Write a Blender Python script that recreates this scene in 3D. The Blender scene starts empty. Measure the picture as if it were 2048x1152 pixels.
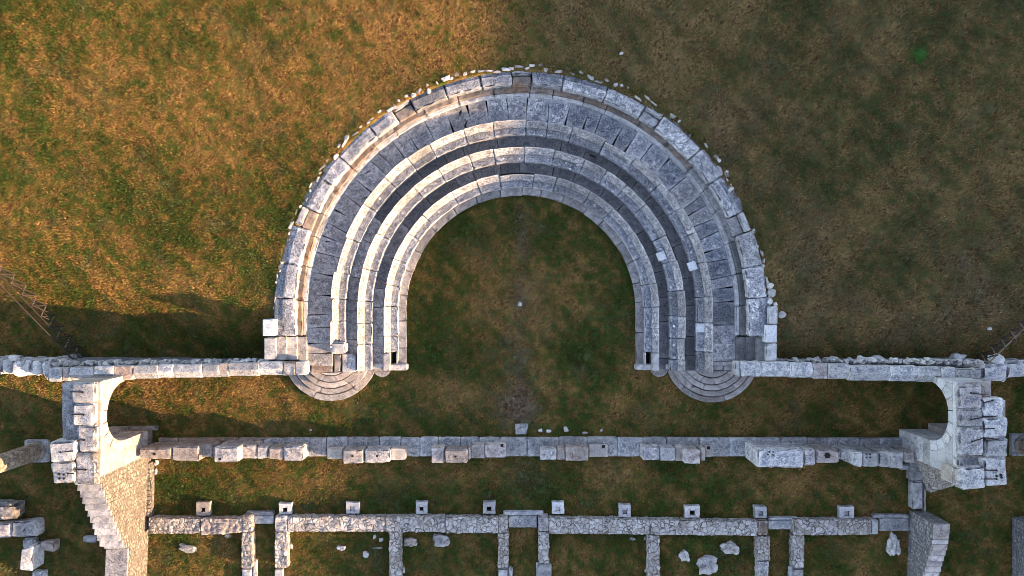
import bpy, bmesh, math, random
import numpy as np
from mathutils import Vector, noise

R = math.radians
sc = bpy.context.scene
COL = sc.collection
HC = 34.1333            # camera height over the stage floor: 40 photo pixels per metre at z = 0

# ------------------------------------------------------------------ camera
cam_d = bpy.data.cameras.new('camera')
cam_d.sensor_width = 36; cam_d.lens = 24
cam_d.clip_start = 0.5; cam_d.clip_end = 4000
cam = bpy.data.objects.new('camera', cam_d); COL.objects.link(cam)
cam.location = (0, 0, HC)
cam.rotation_euler = (0, 0, 0)
sc.camera = cam

# ------------------------------------------------------------------ light
AZ = 16.0      # degrees south of east
EL = 13.0
w = bpy.data.worlds.new('World'); sc.world = w; w.use_nodes = True
nt = w.node_tree; bg = nt.nodes['Background']
sky = nt.nodes.new('ShaderNodeTexSky'); sky.sky_type = 'NISHITA'; sky.sun_disc = False
sky.sun_elevation = R(EL); sky.sun_rotation = R(90 + AZ)
sky.air_density = 1.0; sky.dust_density = 0.6; sky.ozone_density = 2.0
hsn = nt.nodes.new('ShaderNodeHueSaturation'); hsn.inputs['Saturation'].default_value = 0.70; hsn.inputs['Hue'].default_value = 0.512
nt.links.new(sky.outputs[0], hsn.inputs['Color']); nt.links.new(hsn.outputs[0], bg.inputs[0]); bg.inputs[1].default_value = 0.145
sd = bpy.data.lights.new('sun', 'SUN'); sd.energy = 5.0; sd.angle = R(0.6); sd.color = (1.0, 0.64, 0.34)
sun = bpy.data.objects.new('sun', sd); COL.objects.link(sun)
SV = Vector((math.cos(R(EL))*math.cos(R(AZ)), -math.cos(R(EL))*math.sin(R(AZ)), math.sin(R(EL))))
sun.rotation_euler = SV.to_track_quat('Z', 'Y').to_euler()
sun.location = (40, -10, 30)
vs = sc.view_settings
vs.view_transform = 'Standard'; vs.look = 'None'; vs.gamma = 1; vs.exposure = 1.88
sc.cycles.filter_width = 0.8; sc.cycles.max_bounces = 5; sc.cycles.diffuse_bounces = 3

# ------------------------------------------------------------------ helpers
def W(px, py, z=0.0):
    """a photo pixel and a height -> the point of the place"""
    k = (HC - z) / HC / 40.0
    return ((px-1024)*k, -(py-576)*k, z)

rng = random.Random(7)
WL = {}
def setp(o, label=None, cat=None, group=None, kind=None):
    if label: o['label'] = label
    if cat: o['category'] = cat
    if group: o['group'] = group
    if kind: o['kind'] = kind
    elif cat: o['kind'] = 'thing'
    return o
def thing(name, label, cat, loc, group=None):
    o = bpy.data.objects.new(name, None); COL.objects.link(o)
    o.empty_display_size = 0.3
    o.location = loc; WL[o] = Vector(loc)
    return setp(o, label, cat, group)
def mk(name, verts, faces, mat, parent=None, sharp=38, recalc=True):
    v = np.array(verts, dtype=np.float64)
    c = (v.min(0)+v.max(0))/2; c[2] = v[:, 2].min()
    me = bpy.data.meshes.new(name)
    me.from_pydata((v-c).tolist(), [], faces); me.update()
    if len(faces) < 6000 and recalc:
        bm = bmesh.new(); bm.from_mesh(me); bmesh.ops.recalc_face_normals(bm, faces=bm.faces); bm.to_mesh(me); bm.free()
    if sharp is not None:
        me.shade_smooth()
        me.set_sharp_from_angle(angle=R(sharp))
    o = bpy.data.objects.new(name, me); COL.objects.link(o)
    if mat: me.materials.append(mat)
    WL[o] = Vector(c)
    if parent is not None:
        o.parent = parent; o.location = Vector(c)-WL[parent]
    else: o.location = c
    return o

def ticks(L, step, b, nmax=40):
    b = min(b, L*0.3); t = b/L
    n = max(1, min(nmax, int(round((L-2*b)/step))))
    return [0.0]+[t+(1-2*t)*i/n for i in range(n+1)]+[1.0], t
def solid(f, L, step=0.22, bev=0.03, amp=0.012, freq=2.2, chip=1.0, sd=None, hstep=None, vt=None):
    """a stone: the surface of a unit cube mapped by f(u,v,w) with worn edges and an uneven skin"""
    if sd is None: sd = rng.random()*100
    ax = []; bt = []
    for k in range(3):
        st = step if k < 2 or hstep is None else hstep
        a, t = ticks(L[k], st, bev)
        if k == 1 and vt: a = [0.0, t]+[q for q in vt if t*1.3 < q < 1-t*1.3]+[1-t, 1.0]
        ax.append(a); bt.append(t)
    n = [len(a)-1 for a in ax]
    idx = {}; verts = []; faces = []
    S = Vector((sd*3.1, sd*1.7, sd*2.3))
    def vid(i, j, k):
        key = (i, j, k)
        if key in idx: return idx[key]
        q = [ax[0][i], ax[1][j], ax[2][k]]
        on = [(i in (0, n[0])), (j in (0, n[1])), (k in (0, n[2]))]
        if sum(on) >= 2:
            p0 = Vector(f(*q))
            c = 0.45 + chip*max(0.0, noise.noise(p0*3.3+S)+0.05)*3.0
            for m in range(3):
                if on[m]:
                    d = min(bt[m]*c*(1.0 if m < 2 else 1.0), 0.33)
                    q[m] += d if q[m] < 0.5 else -d
        p = Vector(f(*q))
        p += noise.turbulence_vector(p*freq+S, 2, False)*amp
        idx[key] = len(verts); verts.append(p); return idx[key]
    nu, nv, nw = n
    for i in range(nu):
        for j in range(nv):
            faces.append((vid(i, j, nw), vid(i+1, j, nw), vid(i+1, j+1, nw), vid(i, j+1, nw)))
            faces.append((vid(i, j, 0), vid(i, j+1, 0), vid(i+1, j+1, 0), vid(i+1, j, 0)))
    for i in range(nu):
        for k in range(nw):
            faces.append((vid(i, 0, k), vid(i+1, 0, k), vid(i+1, 0, k+1), vid(i, 0, k+1)))
            faces.append((vid(i, nv, k), vid(i, nv, k+1), vid(i+1, nv, k+1), vid(i+1, nv, k)))
    for j in range(nv):
        for k in range(nw):
            faces.append((vid(0, j, k), vid(0, j, k+1), vid(0, j+1, k+1), vid(0, j+1, k)))
            faces.append((vid(nu, j, k), vid(nu, j+1, k), vid(nu, j+1, k+1), vid(nu, j, k+1)))
    return [tuple(v) for v in verts], faces

def quad_f(c, zt, zb, grow=0.0):
    """c: four photo corners (NW, NE, SE, SW) of the top at height zt (one number or four)"""
    z4 = zt if isinstance(zt, (list, tuple)) else [zt]*4
    P = [W(c[i][0], c[i][1], z4[i]) for i in range(4)]
    cx = sum(p[0] for p in P)/4; cy = sum(p[1] for p in P)/4
    def f(u, v, w):
        # u west->east, v south->north
        a = [P[3][i]*(1-u)+P[2][i]*u for i in range(3)]
        b = [P[0][i]*(1-u)+P[1][i]*u for i in range(3)]
        x, y, z = [a[i]*(1-v)+b[i]*v for i in range(3)]
        g = 1+grow*(1-w)
        return (cx+(x-cx)*g, cy+(y-cy)*g, zb+(z-zb)*w)
    lx = (Vector(P[1])-Vector(P[0])).length; ly = (Vector(P[0])-Vector(P[3])).length
    return f, (lx, ly, max(0.1, sum(z4)/4-zb))
def rect(x0, y0, x1, y1): return [(x0, y0), (x1, y0), (x1, y1), (x0, y1)]
def stone(name, c, zt, zb, mat, parent=None, bev=0.04, amp=0.015, step=0.2, grow=0.0, chip=1.0, freq=2.2):
    if len(c) == 4 and not isinstance(c[0], (tuple, list)): c = rect(*c)
    f, L = quad_f(c, zt, zb, grow)
    v, fa = solid(f, L, step=step, bev=bev, amp=amp, chip=chip, freq=freq, hstep=max(0.3, step))
    return mk(name, v, fa, mat, parent)
def box(name, a, b, mat, parent=None, bev=0.03, amp=0.01, step=0.25, chip=1.0):
    """world box from corner a to corner b"""
    L = [b[i]-a[i] for i in range(3)]
    f = lambda u, v, w: (a[0]+L[0]*u, a[1]+L[1]*v, a[2]+L[2]*w)
    v, fa = solid(f, L, step=step, bev=bev, amp=amp, chip=chip)
    return mk(name, v, fa, mat, parent)
def bar(p, q, r, name, mat, parent, n=6):
    p = Vector(p); q = Vector(q); d = (q-p).normalized()
    a = d.orthogonal().normalized(); b = d.cross(a)
    v = []; fa = []
    for e in (p, q):
        for i in range(n):
            t = 2*math.pi*i/n; v.append(tuple(e+a*r*math.cos(t)+b*r*math.sin(t)))
    for i in range(n): fa.append((i, (i+1) % n, n+(i+1) % n, n+i))
    fa.append(tuple(range(n-1, -1, -1))); fa.append(tuple(range(n, 2*n)))
    return mk(name, v, fa, mat, parent)
def boulder(name, px, py, z0, rx, ry, h, mat, parent=None, rot=0, rough=0.35, seed=None, n=2, sharp=28):
    """an irregular fieldstone; rx, ry in photo pixels"""
    s = rng.random()*50 if seed is None else seed
    bm = bmesh.new(); bmesh.ops.create_icosphere(bm, subdivisions=n, radius=1)
    x0, y0, _ = W(px, py, z0+h*0.7)
    k = (HC-z0)/HC/40
    ca, sa = math.cos(R(rot)), math.sin(R(rot))
    V = []
    for v in bm.verts:
        d = v.co.copy()
        m = max(abs(d.x), abs(d.y), abs(d.z))
        d = d*(0.55+0.38/m)                       # boxier
        d = d*(1+rough*noise.noise(v.co*1.3+Vector((s, s*2, s*3)))+rough*0.6*noise.noise(v.co*2.7+Vector((s*2, s, s)))+(rough*0.3*noise.noise(v.co*6.5+Vector((s, s, s*2))) if n > 2 else 0))
        X = d.x*rx*k; Y = d.y*ry*k
        V.append((x0+X*ca-Y*sa, y0+X*sa+Y*ca, z0+h*0.25+d.z*h*0.75))
    F = [tuple(v.index for v in f.verts) for f in bm.faces]
    bm.free()
    return mk(name, V, F, mat, parent, sharp=28)

# ------------------------------------------------------------------ materials
def node_mat(name):
    m = bpy.data.materials.new(name); m.use_nodes = True
    t = m.node_tree; b = t.nodes['Principled BSDF']
    b.inputs['Roughness'].default_value = 0.92
    b.inputs['Specular IOR Level'].default_value = 0.18
    return m, t, b
class N:
    def __init__(s, t): s.t = t; s.g = t.nodes.new('ShaderNodeNewGeometry')
    def lk(s, a, b): s.t.links.new(a, b)
    def pos(s, scale=(1, 1, 1), off=(0, 0, 0)):
        m = s.t.nodes.new('ShaderNodeMapping'); m.inputs['Scale'].default_value = scale
        m.inputs['Location'].default_value = off
        s.lk(s.g.outputs['Position'], m.inputs['Vector']); return m.outputs[0]
    def noise(s, scale, detail=4, rough=0.6, vec=None, dist=0.0):
        n = s.t.nodes.new('ShaderNodeTexNoise')
        n.inputs['Scale'].default_value = scale; n.inputs['Detail'].default_value = detail
        n.inputs['Roughness'].default_value = rough; n.inputs['Distortion'].default_value = dist
        s.lk(vec if vec is not None else s.g.outputs['Position'], n.inputs['Vector']); return n.outputs['Fac']
    def vor(s, scale, feat='F1', vec=None, rnd=1.0):
        n = s.t.nodes.new('ShaderNodeTexVoronoi'); n.feature = feat
        n.inputs['Scale'].default_value = scale; n.inputs['Randomness'].default_value = rnd
        s.lk(vec if vec is not None else s.g.outputs['Position'], n.inputs['Vector']); return n
    def rng(s, v, a, b, lo=0.0, hi=1.0):
        n = s.t.nodes.new('ShaderNodeMapRange'); n.inputs['From Min'].default_value = a
        n.inputs['From Max'].default_value = b; n.inputs['To Min'].default_value = lo; n.inputs['To Max'].default_value = hi
        s.lk(v, n.inputs['Value']); return n.outputs[0]
    def mix(s, f, a, b, mode='MIX'):
        n = s.t.nodes.new('ShaderNodeMix'); n.data_type = 'RGBA'; n.blend_type = mode
        for i, x in ((0, f), (6, a), (7, b)):
            if isinstance(x, (int, float)): n.inputs[i].default_value = x
            elif isinstance(x, (tuple, list)): n.inputs[i].default_value = (*x, 1)
            else: s.lk(x, n.inputs[i])
        return n.outputs[2]
    def mul(s, a, b, op='MULTIPLY'):
        n = s.t.nodes.new('ShaderNodeMath'); n.operation = op
        for i, x in ((0, a), (1, b)):
            if isinstance(x, (int, float)): n.inputs[i].default_value = x
            else: s.lk(x, n.inputs[i])
        return n.outputs[0]
    def rand(s):
        n = s.t.nodes.new('ShaderNodeObjectInfo'); return n.outputs['Random']
    def bump(s, h, strength, dist, b):
        n = s.t.nodes.new('ShaderNodeBump'); n.inputs['Strength'].default_value = strength
        n.inputs['Distance'].default_value = dist; s.lk(h, n.inputs['Height'])
        s.lk(n.outputs[0], b.inputs['Normal'])

def stone_mat(name, base, dark, light, f_dark=0.5, f_light=0.5, dots=0.0, var=0.25, warm=0.0, seed=0.0, grain=7.0):
    m, t, b = node_mat(name); n = N(t)
    off = n.pos(off=(seed*7, seed*3, seed))
    r = n.rand()
    big = n.noise(1.1, 3, 0.6, off)
    med = n.noise(grain*0.55, 5, 0.7, off, 0.6)
    fin = n.noise(grain*2.2, 4, 0.75, off)
    c = n.mix(n.rng(big, 0.35, 0.65), base, tuple(x*0.82 for x in base))
    # dark weathering patches
    d = n.rng(n.mul(med, n.mul(r, 0.10), 'ADD'), 0.60-0.12*f_dark, 0.68-0.10*f_dark)
    c = n.mix(n.mul(d, 0.9), c, dark)
    # pale lichen
    l = n.rng(n.mul(n.noise(grain*0.8, 6, 0.78, n.pos(off=(seed*5+31, 9, 4)), 0.3), n.mul(r, -0.05), 'ADD'),
              0.54-0.06*f_light, 0.62-0.06*f_light)
    big2 = n.rng(n.noise(0.9, 2, 0.5, n.pos(off=(13+seed, 5, 2))), 0.38, 0.58)
    c = n.mix(n.mul(n.mul(l, big2), min(1, 0.85*f_light+0.1)), c, light)
    # fine grain
    c = n.mix(n.rng(fin, 0.52, 0.60, 0, 0.75), c, tuple(x*0.5 for x in dark))
    c = n.mix(n.rng(fin, 0.36, 0.46, 0.55, 0), c, light)
    if warm:
        c = n.mix(n.rng(n.noise(1.6, 4, 0.6, n.pos(off=(3, 77, 1))), 0.45, 0.62, 0, warm), c, (0.30, 0.17, 0.10))
    if dots:
        v = n.vor(2.9, vec=n.pos(off=(seed, 2, 5)))
        dm = n.mul(n.rng(v.outputs['Distance'], 0.15, 0.20, 1, 0), n.rng(n.noise(0.8, 2), 0.45, 0.6, 0, dots))
        c = n.mix(dm, c, (0.72, 0.74, 0.76))
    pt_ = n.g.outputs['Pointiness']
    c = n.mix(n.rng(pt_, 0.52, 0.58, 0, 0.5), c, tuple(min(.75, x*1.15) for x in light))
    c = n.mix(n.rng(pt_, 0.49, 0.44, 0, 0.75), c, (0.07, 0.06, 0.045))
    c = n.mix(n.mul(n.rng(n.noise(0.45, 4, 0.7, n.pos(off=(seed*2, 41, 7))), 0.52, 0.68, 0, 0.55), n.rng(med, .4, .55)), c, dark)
    # each block its own tone
    bc = t.nodes.new('ShaderNodeBrightContrast'); n.lk(c, bc.inputs[0])
    hs = t.nodes.new('ShaderNodeHueSaturation'); n.lk(c, hs.inputs['Color'])
    n.lk(n.rng(r, 0, 1, 1-var*1.25, 1+var*1.15), hs.inputs['Value'])
    n.lk(n.rng(n.mul(n.mul(r, 7.31), 1.0, 'MODULO'), 0, 1, 0.7, 1.35), hs.inputs['Saturation'])
    n.lk(hs.outputs[0], b.inputs['Base Color'])
    h = n.mul(n.mul(fin, 0.6), med, 'ADD')
    n.bump(h, 0.55, 0.03, b)
    return m

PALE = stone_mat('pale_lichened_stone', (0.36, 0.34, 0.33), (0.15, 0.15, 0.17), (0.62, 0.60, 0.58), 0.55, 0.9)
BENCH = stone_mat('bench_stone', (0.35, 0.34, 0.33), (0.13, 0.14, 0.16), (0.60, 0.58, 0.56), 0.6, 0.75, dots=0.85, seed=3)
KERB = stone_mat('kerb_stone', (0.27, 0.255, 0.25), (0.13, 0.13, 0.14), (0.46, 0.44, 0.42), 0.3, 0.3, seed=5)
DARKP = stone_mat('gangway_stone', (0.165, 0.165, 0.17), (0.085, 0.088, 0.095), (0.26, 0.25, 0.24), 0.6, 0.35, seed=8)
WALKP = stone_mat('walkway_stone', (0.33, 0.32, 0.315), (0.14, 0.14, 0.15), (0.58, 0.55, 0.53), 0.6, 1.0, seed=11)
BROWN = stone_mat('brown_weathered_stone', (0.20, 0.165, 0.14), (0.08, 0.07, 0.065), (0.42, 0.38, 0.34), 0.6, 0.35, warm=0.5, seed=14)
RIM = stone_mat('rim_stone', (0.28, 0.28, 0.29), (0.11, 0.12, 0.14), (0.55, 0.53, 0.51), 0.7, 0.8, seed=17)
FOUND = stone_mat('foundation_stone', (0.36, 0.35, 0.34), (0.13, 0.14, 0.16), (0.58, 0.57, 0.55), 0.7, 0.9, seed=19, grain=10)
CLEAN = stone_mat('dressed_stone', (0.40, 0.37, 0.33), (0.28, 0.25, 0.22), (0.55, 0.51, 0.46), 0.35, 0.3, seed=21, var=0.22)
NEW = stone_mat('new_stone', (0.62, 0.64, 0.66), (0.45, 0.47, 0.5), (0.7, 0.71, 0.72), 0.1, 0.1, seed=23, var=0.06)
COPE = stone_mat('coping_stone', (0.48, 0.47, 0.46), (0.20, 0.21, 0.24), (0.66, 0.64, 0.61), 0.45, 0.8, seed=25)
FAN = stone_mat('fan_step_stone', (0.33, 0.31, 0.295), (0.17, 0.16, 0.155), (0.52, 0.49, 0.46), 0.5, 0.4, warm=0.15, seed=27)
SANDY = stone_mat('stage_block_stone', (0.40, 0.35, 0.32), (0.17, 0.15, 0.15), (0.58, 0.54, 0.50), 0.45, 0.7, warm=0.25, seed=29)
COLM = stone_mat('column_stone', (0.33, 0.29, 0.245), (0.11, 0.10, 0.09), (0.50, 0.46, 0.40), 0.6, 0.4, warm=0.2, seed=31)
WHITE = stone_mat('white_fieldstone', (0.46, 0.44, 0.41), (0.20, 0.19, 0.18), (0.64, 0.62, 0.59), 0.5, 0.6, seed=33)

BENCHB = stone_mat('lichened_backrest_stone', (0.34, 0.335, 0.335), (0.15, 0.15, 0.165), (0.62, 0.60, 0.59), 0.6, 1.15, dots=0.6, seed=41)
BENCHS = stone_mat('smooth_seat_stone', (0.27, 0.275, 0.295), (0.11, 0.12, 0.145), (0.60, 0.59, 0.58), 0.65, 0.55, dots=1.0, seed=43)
LICHEN = stone_mat('white_lichened_stone', (0.33, 0.33, 0.345), (0.12, 0.13, 0.155), (0.72, 0.70, 0.69), 0.6, 1.35, seed=45)
SMOOTHB = stone_mat('smooth_blue_grey_stone', (0.21, 0.22, 0.245), (0.09, 0.10, 0.125), (0.58, 0.57, 0.57), 0.6, 0.6, seed=47)
def split_mat(o, r_cut, second):
    """faces farther out than r_cut take the second material"""
    o.data.materials.append(second); c = WL[o]
    for p in o.data.polygons:
        x, y = p.center.x+c.x, p.center.y+c.y
        r = math.hypot(x-CX, y-CY) if y > CY else abs(x-CX)
        if r > r_cut: p.material_index = 1
CX, CY = 0.45, -1.10
def rubble_top_mat(name, scale, c1, c2, joint, seed=0, jw=0.05):
    m, t, b = node_mat(name); n = N(t)
    wob = t.nodes.new('ShaderNodeVectorMath'); wob.operation = 'MULTIPLY_ADD'
    nn = t.nodes.new('ShaderNodeTexNoise'); nn.inputs['Scale'].default_value = 3.0
    n.lk(n.g.outputs['Position'], nn.inputs['Vector'])
    n.lk(nn.outputs['Color'], wob.inputs[0]); wob.inputs[1].default_value = (0.34, 0.34, 0.1)
    n.lk(n.pos(off=(seed, seed*2, 0)), wob.inputs[2])
    e = n.vor(scale, 'DISTANCE_TO_EDGE', wob.outputs[0]); cc = n.vor(scale, 'F1', wob.outputs[0])
    sep = t.nodes.new('ShaderNodeSeparateColor'); n.lk(cc.outputs['Color'], sep.inputs[0])
    c = n.mix(sep.outputs[0], c1, c2)
    c = n.mix(n.rng(n.noise(9, 5, 0.75), 0.5, 0.62, 0, 0.6), c, (0.22, 0.21, 0.21))
    c = n.mix(n.rng(n.noise(1.3, 3, 0.6), 0.52, 0.64, 0, 0.55), c, (0.30, 0.24, 0.19))
    ed = n.rng(n.mul(e.outputs['Distance'], n.mul(n.rng(n.noise(2.2, 4, 0.7), .35, .62), 0.075), 'SUBTRACT'), -0.03, jw-.02, 0, 1)
    c = n.mix(ed, joint, c)
    n.lk(c, b.inputs['Base Color'])
    n.bump(n.mul(n.rng(e.outputs['Distance'], 0, 0.16), n.mul(n.noise(20, 3, 0.7), 0.35), 'ADD'), 0.9, 0.05, b)
    return m
CRAZY = rubble_top_mat('rubble_wall_top', 4.3, (0.38, 0.36, 0.34), (0.60, 0.57, 0.54), (0.13, 0.115, 0.10), jw=0.035)
CRAZYB = rubble_top_mat('rubble_wall_top_brown', 5.0, (0.34, 0.31, 0.28), (0.55, 0.51, 0.46), (0.15, 0.12, 0.10), seed=9, jw=0.035)

def course_mat(name, c1, c2, joint, sy=3.2, sz=9.0, axis='x', seed=0):
    m, t, b = node_mat(name); n = N(t)
    wob = t.nodes.new('ShaderNodeVectorMath'); wob.operation = 'MULTIPLY_ADD'
    nn = t.nodes.new('ShaderNodeTexNoise'); nn.inputs['Scale'].default_value = 2.5
    n.lk(n.g.outputs['Position'], nn.inputs['Vector'])
    n.lk(nn.outputs['Color'], wob.inputs[0]); wob.inputs[1].default_value = (0.10, 0.10, 0.06)
    n.lk(n.g.outputs['Position'], wob.inputs[2])
    mp = t.nodes.new('ShaderNodeMapping'); mp.inputs['Scale'].default_value = (sy, sy, sz)
    mp.inputs['Location'].default_value = (seed, seed, seed)
    n.lk(wob.outputs[0], mp.inputs['Vector'])
    e = n.vor(1.0, 'DISTANCE_TO_EDGE', mp.outputs[0], 0.75); cc = n.vor(1.0, 'F1', mp.outputs[0], 0.75)
    sep = t.nodes.new('ShaderNodeSeparateColor'); n.lk(cc.outputs['Color'], sep.inputs[0])
    c = n.mix(sep.outputs[0], c1, c2)
    c = n.mix(n.rng(n.noise(7, 5, 0.75), 0.5, 0.64, 0, 0.5), c, (0.2, 0.17, 0.14))
    c = n.mix(n.rng(e.outputs['Distance'], 0.0, 0.07, 1, 0), c, joint)
    n.lk(c, b.inputs['Base Color'])
    n.bump(n.mul(n.rng(e.outputs['Distance'], 0, 0.2), n.mul(n.noise(16, 3, 0.7), 0.4), 'ADD'), 1.0, 0.06, b)
    return m
MASON = course_mat('small_stone_masonry', (0.20, 0.18, 0.15), (0.34, 0.31, 0.27), (0.12, 0.10, 0.085), sy=4.6, sz=11)
MASONG = course_mat('grey_stone_masonry', (0.24, 0.24, 0.245), (0.42, 0.41, 0.40), (0.10, 0.10, 0.11), sy=4.6, sz=11, seed=5)

def ashlar_mat(name, c1, c2, joint, seed=0):
    m, t, b = node_mat(name); n = N(t)
    # joints drawn by block: y along the wall, z the courses
    sep = t.nodes.new('ShaderNodeSeparateXYZ'); n.lk(n.g.outputs['Position'], sep.inputs[0])
    cmb = t.nodes.new('ShaderNodeCombineXYZ'); n.lk(sep.outputs[1], cmb.inputs[0]); n.lk(sep.outputs[2], cmb.inputs[1])
    br = t.nodes.new('ShaderNodeTexBrick'); n.lk(cmb.outputs[0], br.inputs['Vector'])
    br.inputs['Scale'].default_value = 1.0; br.inputs['Mortar Size'].default_value = 0.008
    br.inputs['Brick Width'].default_value = 1.05; br.inputs['Row Height'].default_value = 0.52
    br.inputs['Color1'].default_value = (*c1, 1); br.inputs['Color2'].default_value = (*c2, 1); br.inputs['Mortar'].default_value = (*joint, 1)
    c = n.mix(n.rng(n.noise(2.0, 4, 0.6), 0.48, 0.66, 0, 0.5), br.outputs[0], tuple(x*0.62 for x in c1))
    c = n.mix(n.rng(n.noise(12, 4, 0.7), 0.52, 0.66, 0, 0.25), c, (0.2, 0.18, 0.16))
    n.lk(c, b.inputs['Base Color'])
    n.bump(n.noise(14, 4, 0.7), 0.4, 0.02, b)
    return m
ASHLAR = ashlar_mat('dressed_ashlar', (0.30, 0.265, 0.23), (0.44, 0.40, 0.35), (0.15, 0.11, 0.08))
ASHLARG = ashlar_mat('grey_dressed_ashlar', (0.42, 0.43, 0.44), (0.58, 0.59, 0.60), (0.22, 0.23, 0.25))

m, t, b = node_mat('dark_iron'); b.inputs['Base Color'].default_value = (0.035, 0.028, 0.025, 1); b.inputs['Metallic'].default_value = 0.4; b.inputs['Roughness'].default_value = 0.6
IRON = m
m, t, b = node_mat('painted_hollow_shade'); b.inputs['Base Color'].default_value = (0.02, 0.018, 0.016, 1); HOLLOW_SHADE = m  # near-black: the shade inside holes is painted as this colour
m, t, b = node_mat('weathered_wood'); n = N(t)
n.lk(n.mix(n.noise(6, 4, 0.7), (0.11, 0.085, 0.07), (0.24, 0.19, 0.16)), b.inputs['Base Color']); WOOD = m
m, t, b = node_mat('dark_weathered_wood'); n = N(t)
n.lk(n.mix(n.noise(6, 4, 0.7), (0.025, 0.02, 0.02), (0.06, 0.045, 0.04)), b.inputs['Base Color']); WOODD = m

# ------------------------------------------------------------------ terrain
CX, CY = 0.45, -1.10          # centre of the horseshoe
YE = -4.02                    # where the seating stops
def rw(rpx, z): return rpx/40*(HC-z)/HC
R_RIM = rw(486, 2.1)
def vnoise(x, y, s, seed):
    g = np.random.RandomState(seed).rand(256, 256)
    u = x/s+1000.3; v = y/s+1000.7
    i = np.floor(u).astype(int); j = np.floor(v).astype(int); fu = u-i; fv = v-j
    fu = fu*fu*(3-2*fu); fv = fv*fv*(3-2*fv)
    a = g[i % 256, j % 256]; b_ = g[(i+1) % 256, j % 256]; c = g[i % 256, (j+1) % 256]; d = g[(i+1) % 256, (j+1) % 256]
    return (a*(1-fu)+b_*fu)*(1-fv)+(c*(1-fu)+d*fu)*fv
def sst(a, b_, x):
    t_ = np.clip((x-a)/(b_-a), 0.0, 1.0); return t_*t_*(3-2*t_)
def hs_r(x, y):
    return np.where(y > CY, np.hypot(x-CX, y-CY), np.abs(x-CX))
CA, SA = math.cos(R(AZ)), math.sin(R(AZ))
def terrain(x, y):
    """height of the ground sheet"""
    r = hs_r(x, y)
    bank = 1.0+1.0*sst(-4.0, -1.2, y)
    vv = x*SA+y*CA
    bankw = 0.0+2.0*sst(-7.6, -3.5, vv)
    bank = np.where(x < -11, bankw, bank)
    bank = bank + 0.05*np.clip(y, 0, 60)*0.3
    up = sst(R_RIM-0.35, R_RIM-0.15, r)*sst(-3.95, -3.75, y)
    z = up*bank*(1-sst(29, 37, x))
    z = z + 0.06*(vnoise(x, y, 3.0, 1)-0.5)*1.2
    # unseen eastern ridge, crest shaped to lay shade over most of the site
    u = x*CA - y*SA; v = x*SA + y*CA
    crest = HILL0 + 1.9*sst(5.4, 9.9, v) + 0.055*np.clip(v-9.5, 0, 30)
    z = z + crest*sst(38, 60, u) + 0.05*np.clip(u-60, 0, 200)*0
    return z
HILL0 = 14.95

BASES = [(406, 1018, 14, 14, 'cracked brown column base farthest left in the row, beside the tall tawny wall'), (570, 1018, 13, 12, 'column base second from the left, at the end of the left threshold'),
 (705, 1016, 13, 12, 'column base third from the left in the row'), (843, 1016, 13, 12, 'column base fourth from the left in the row'), (978, 1016, 13, 12, 'column base just left of the central threshold'),
 (1116, 1016, 13, 12, 'column base just right of the central threshold'), (1250, 1022, 13, 12, 'column base fourth from the right in the row'), (1385, 1024, 14, 13, 'slightly larger column base third from the right in the row'),
 (1522, 1025, 12, 11, 'broken column base second from the right with an open corner'), (1694, 1025, 15, 12, 'wide clean column base farthest right in the row')]

def blob(x, y, L):
    s = 0
    for (px, py, rx, ry, a) in L:
        bx = (px-1024)/40*0.97; by = -(py-576)/40*0.97
        s = s + a*np.exp(-(((x-bx)/(rx/40))**2+((y-by)/(ry/40))**2))
    return s
GREEN = [(60, 60, 120, 90, .5), (340, 440, 120, 60, .45), (560, 420, 60, 120, .3), (40, 350, 60, 120, .25), (700, 60, 50, 60, .25),
         (860, 640, 50, 110, .5), (900, 730, 60, 40, .6), (1150, 700, 50, 45, .8), (1250, 560, 40, 120, .7), (1180, 480, 100, 60, .4),
         (960, 450, 110, 50, .4), (380, 990, 90, 60, .9), (330, 1100, 60, 50, .7), (420, 1120, 80, 40, .4), (450, 690, 300, 40, .35),
         (820, 1010, 250, 30, .5), (1100, 1000, 200, 30, .4), (1700, 700, 200, 30, .5), (1830, 800, 40, 60, .4), (60, 1100, 60, 60, .3),
         (1150, 830, 200, 40, .45), (1370, 920, 60, 60, .5), (1540, 930, 60, 30, .5), (700, 1110, 60, 40, .35), (1460, 1110, 60, 60, .4),
         (1650, 1080, 60, 50, .6), (1520, 90, 200, 60, .15), (1850, 540, 120, 60, .4), (1950, 560, 60, 40, .3), (1240, 420, 40, 60, .4), (350, 800, 40, 60, .3), (760, 780, 80, 60, .3),(1900, 1080, 40, 70, .5),(1960,880,40,60,.4)]
DRY_LIT = [(840, 90, 200, 110, .55), (700, 230, 120, 80, .35), (470, 180, 150, 100, .2), (240, 190, 60, 80, .15), (430, 300, 60, 40, .3),
       (960, 600, 60, 60, .45), (1100, 560, 80, 60, .2), (1050, 640, 50, 120, .45), (900, 690, 60, 40, .25), (1210, 810, 90, 40, .6),
       (940, 800, 80, 30, .45), (450, 790, 160, 40, .45), (1030, 820, 40, 40, .6), (1450, 60, 90, 60, .3), (1350, 180, 120, 80, .3),
       (1560, 900, 60, 30, .3), (1330, 960, 90, 40, .3), (1600, 960, 90, 50, .45), (720, 960, 120, 40, .45), (950, 960, 90, 40, .35), (1750, 800, 60, 60, .5), (1560, 800, 60, 50, .3),
       (630, 1075, 50, 20, .8), (440, 1120, 60, 40, .3), (230, 1090, 40, 90, .35), (60, 790, 60, 40, .35), (250, 800, 40, 60, .35), (450, 600, 100, 60, .2), (890, 770, 60, 40, .3)]  # strongest blob paints the sunlit patch below the low room wall
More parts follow.
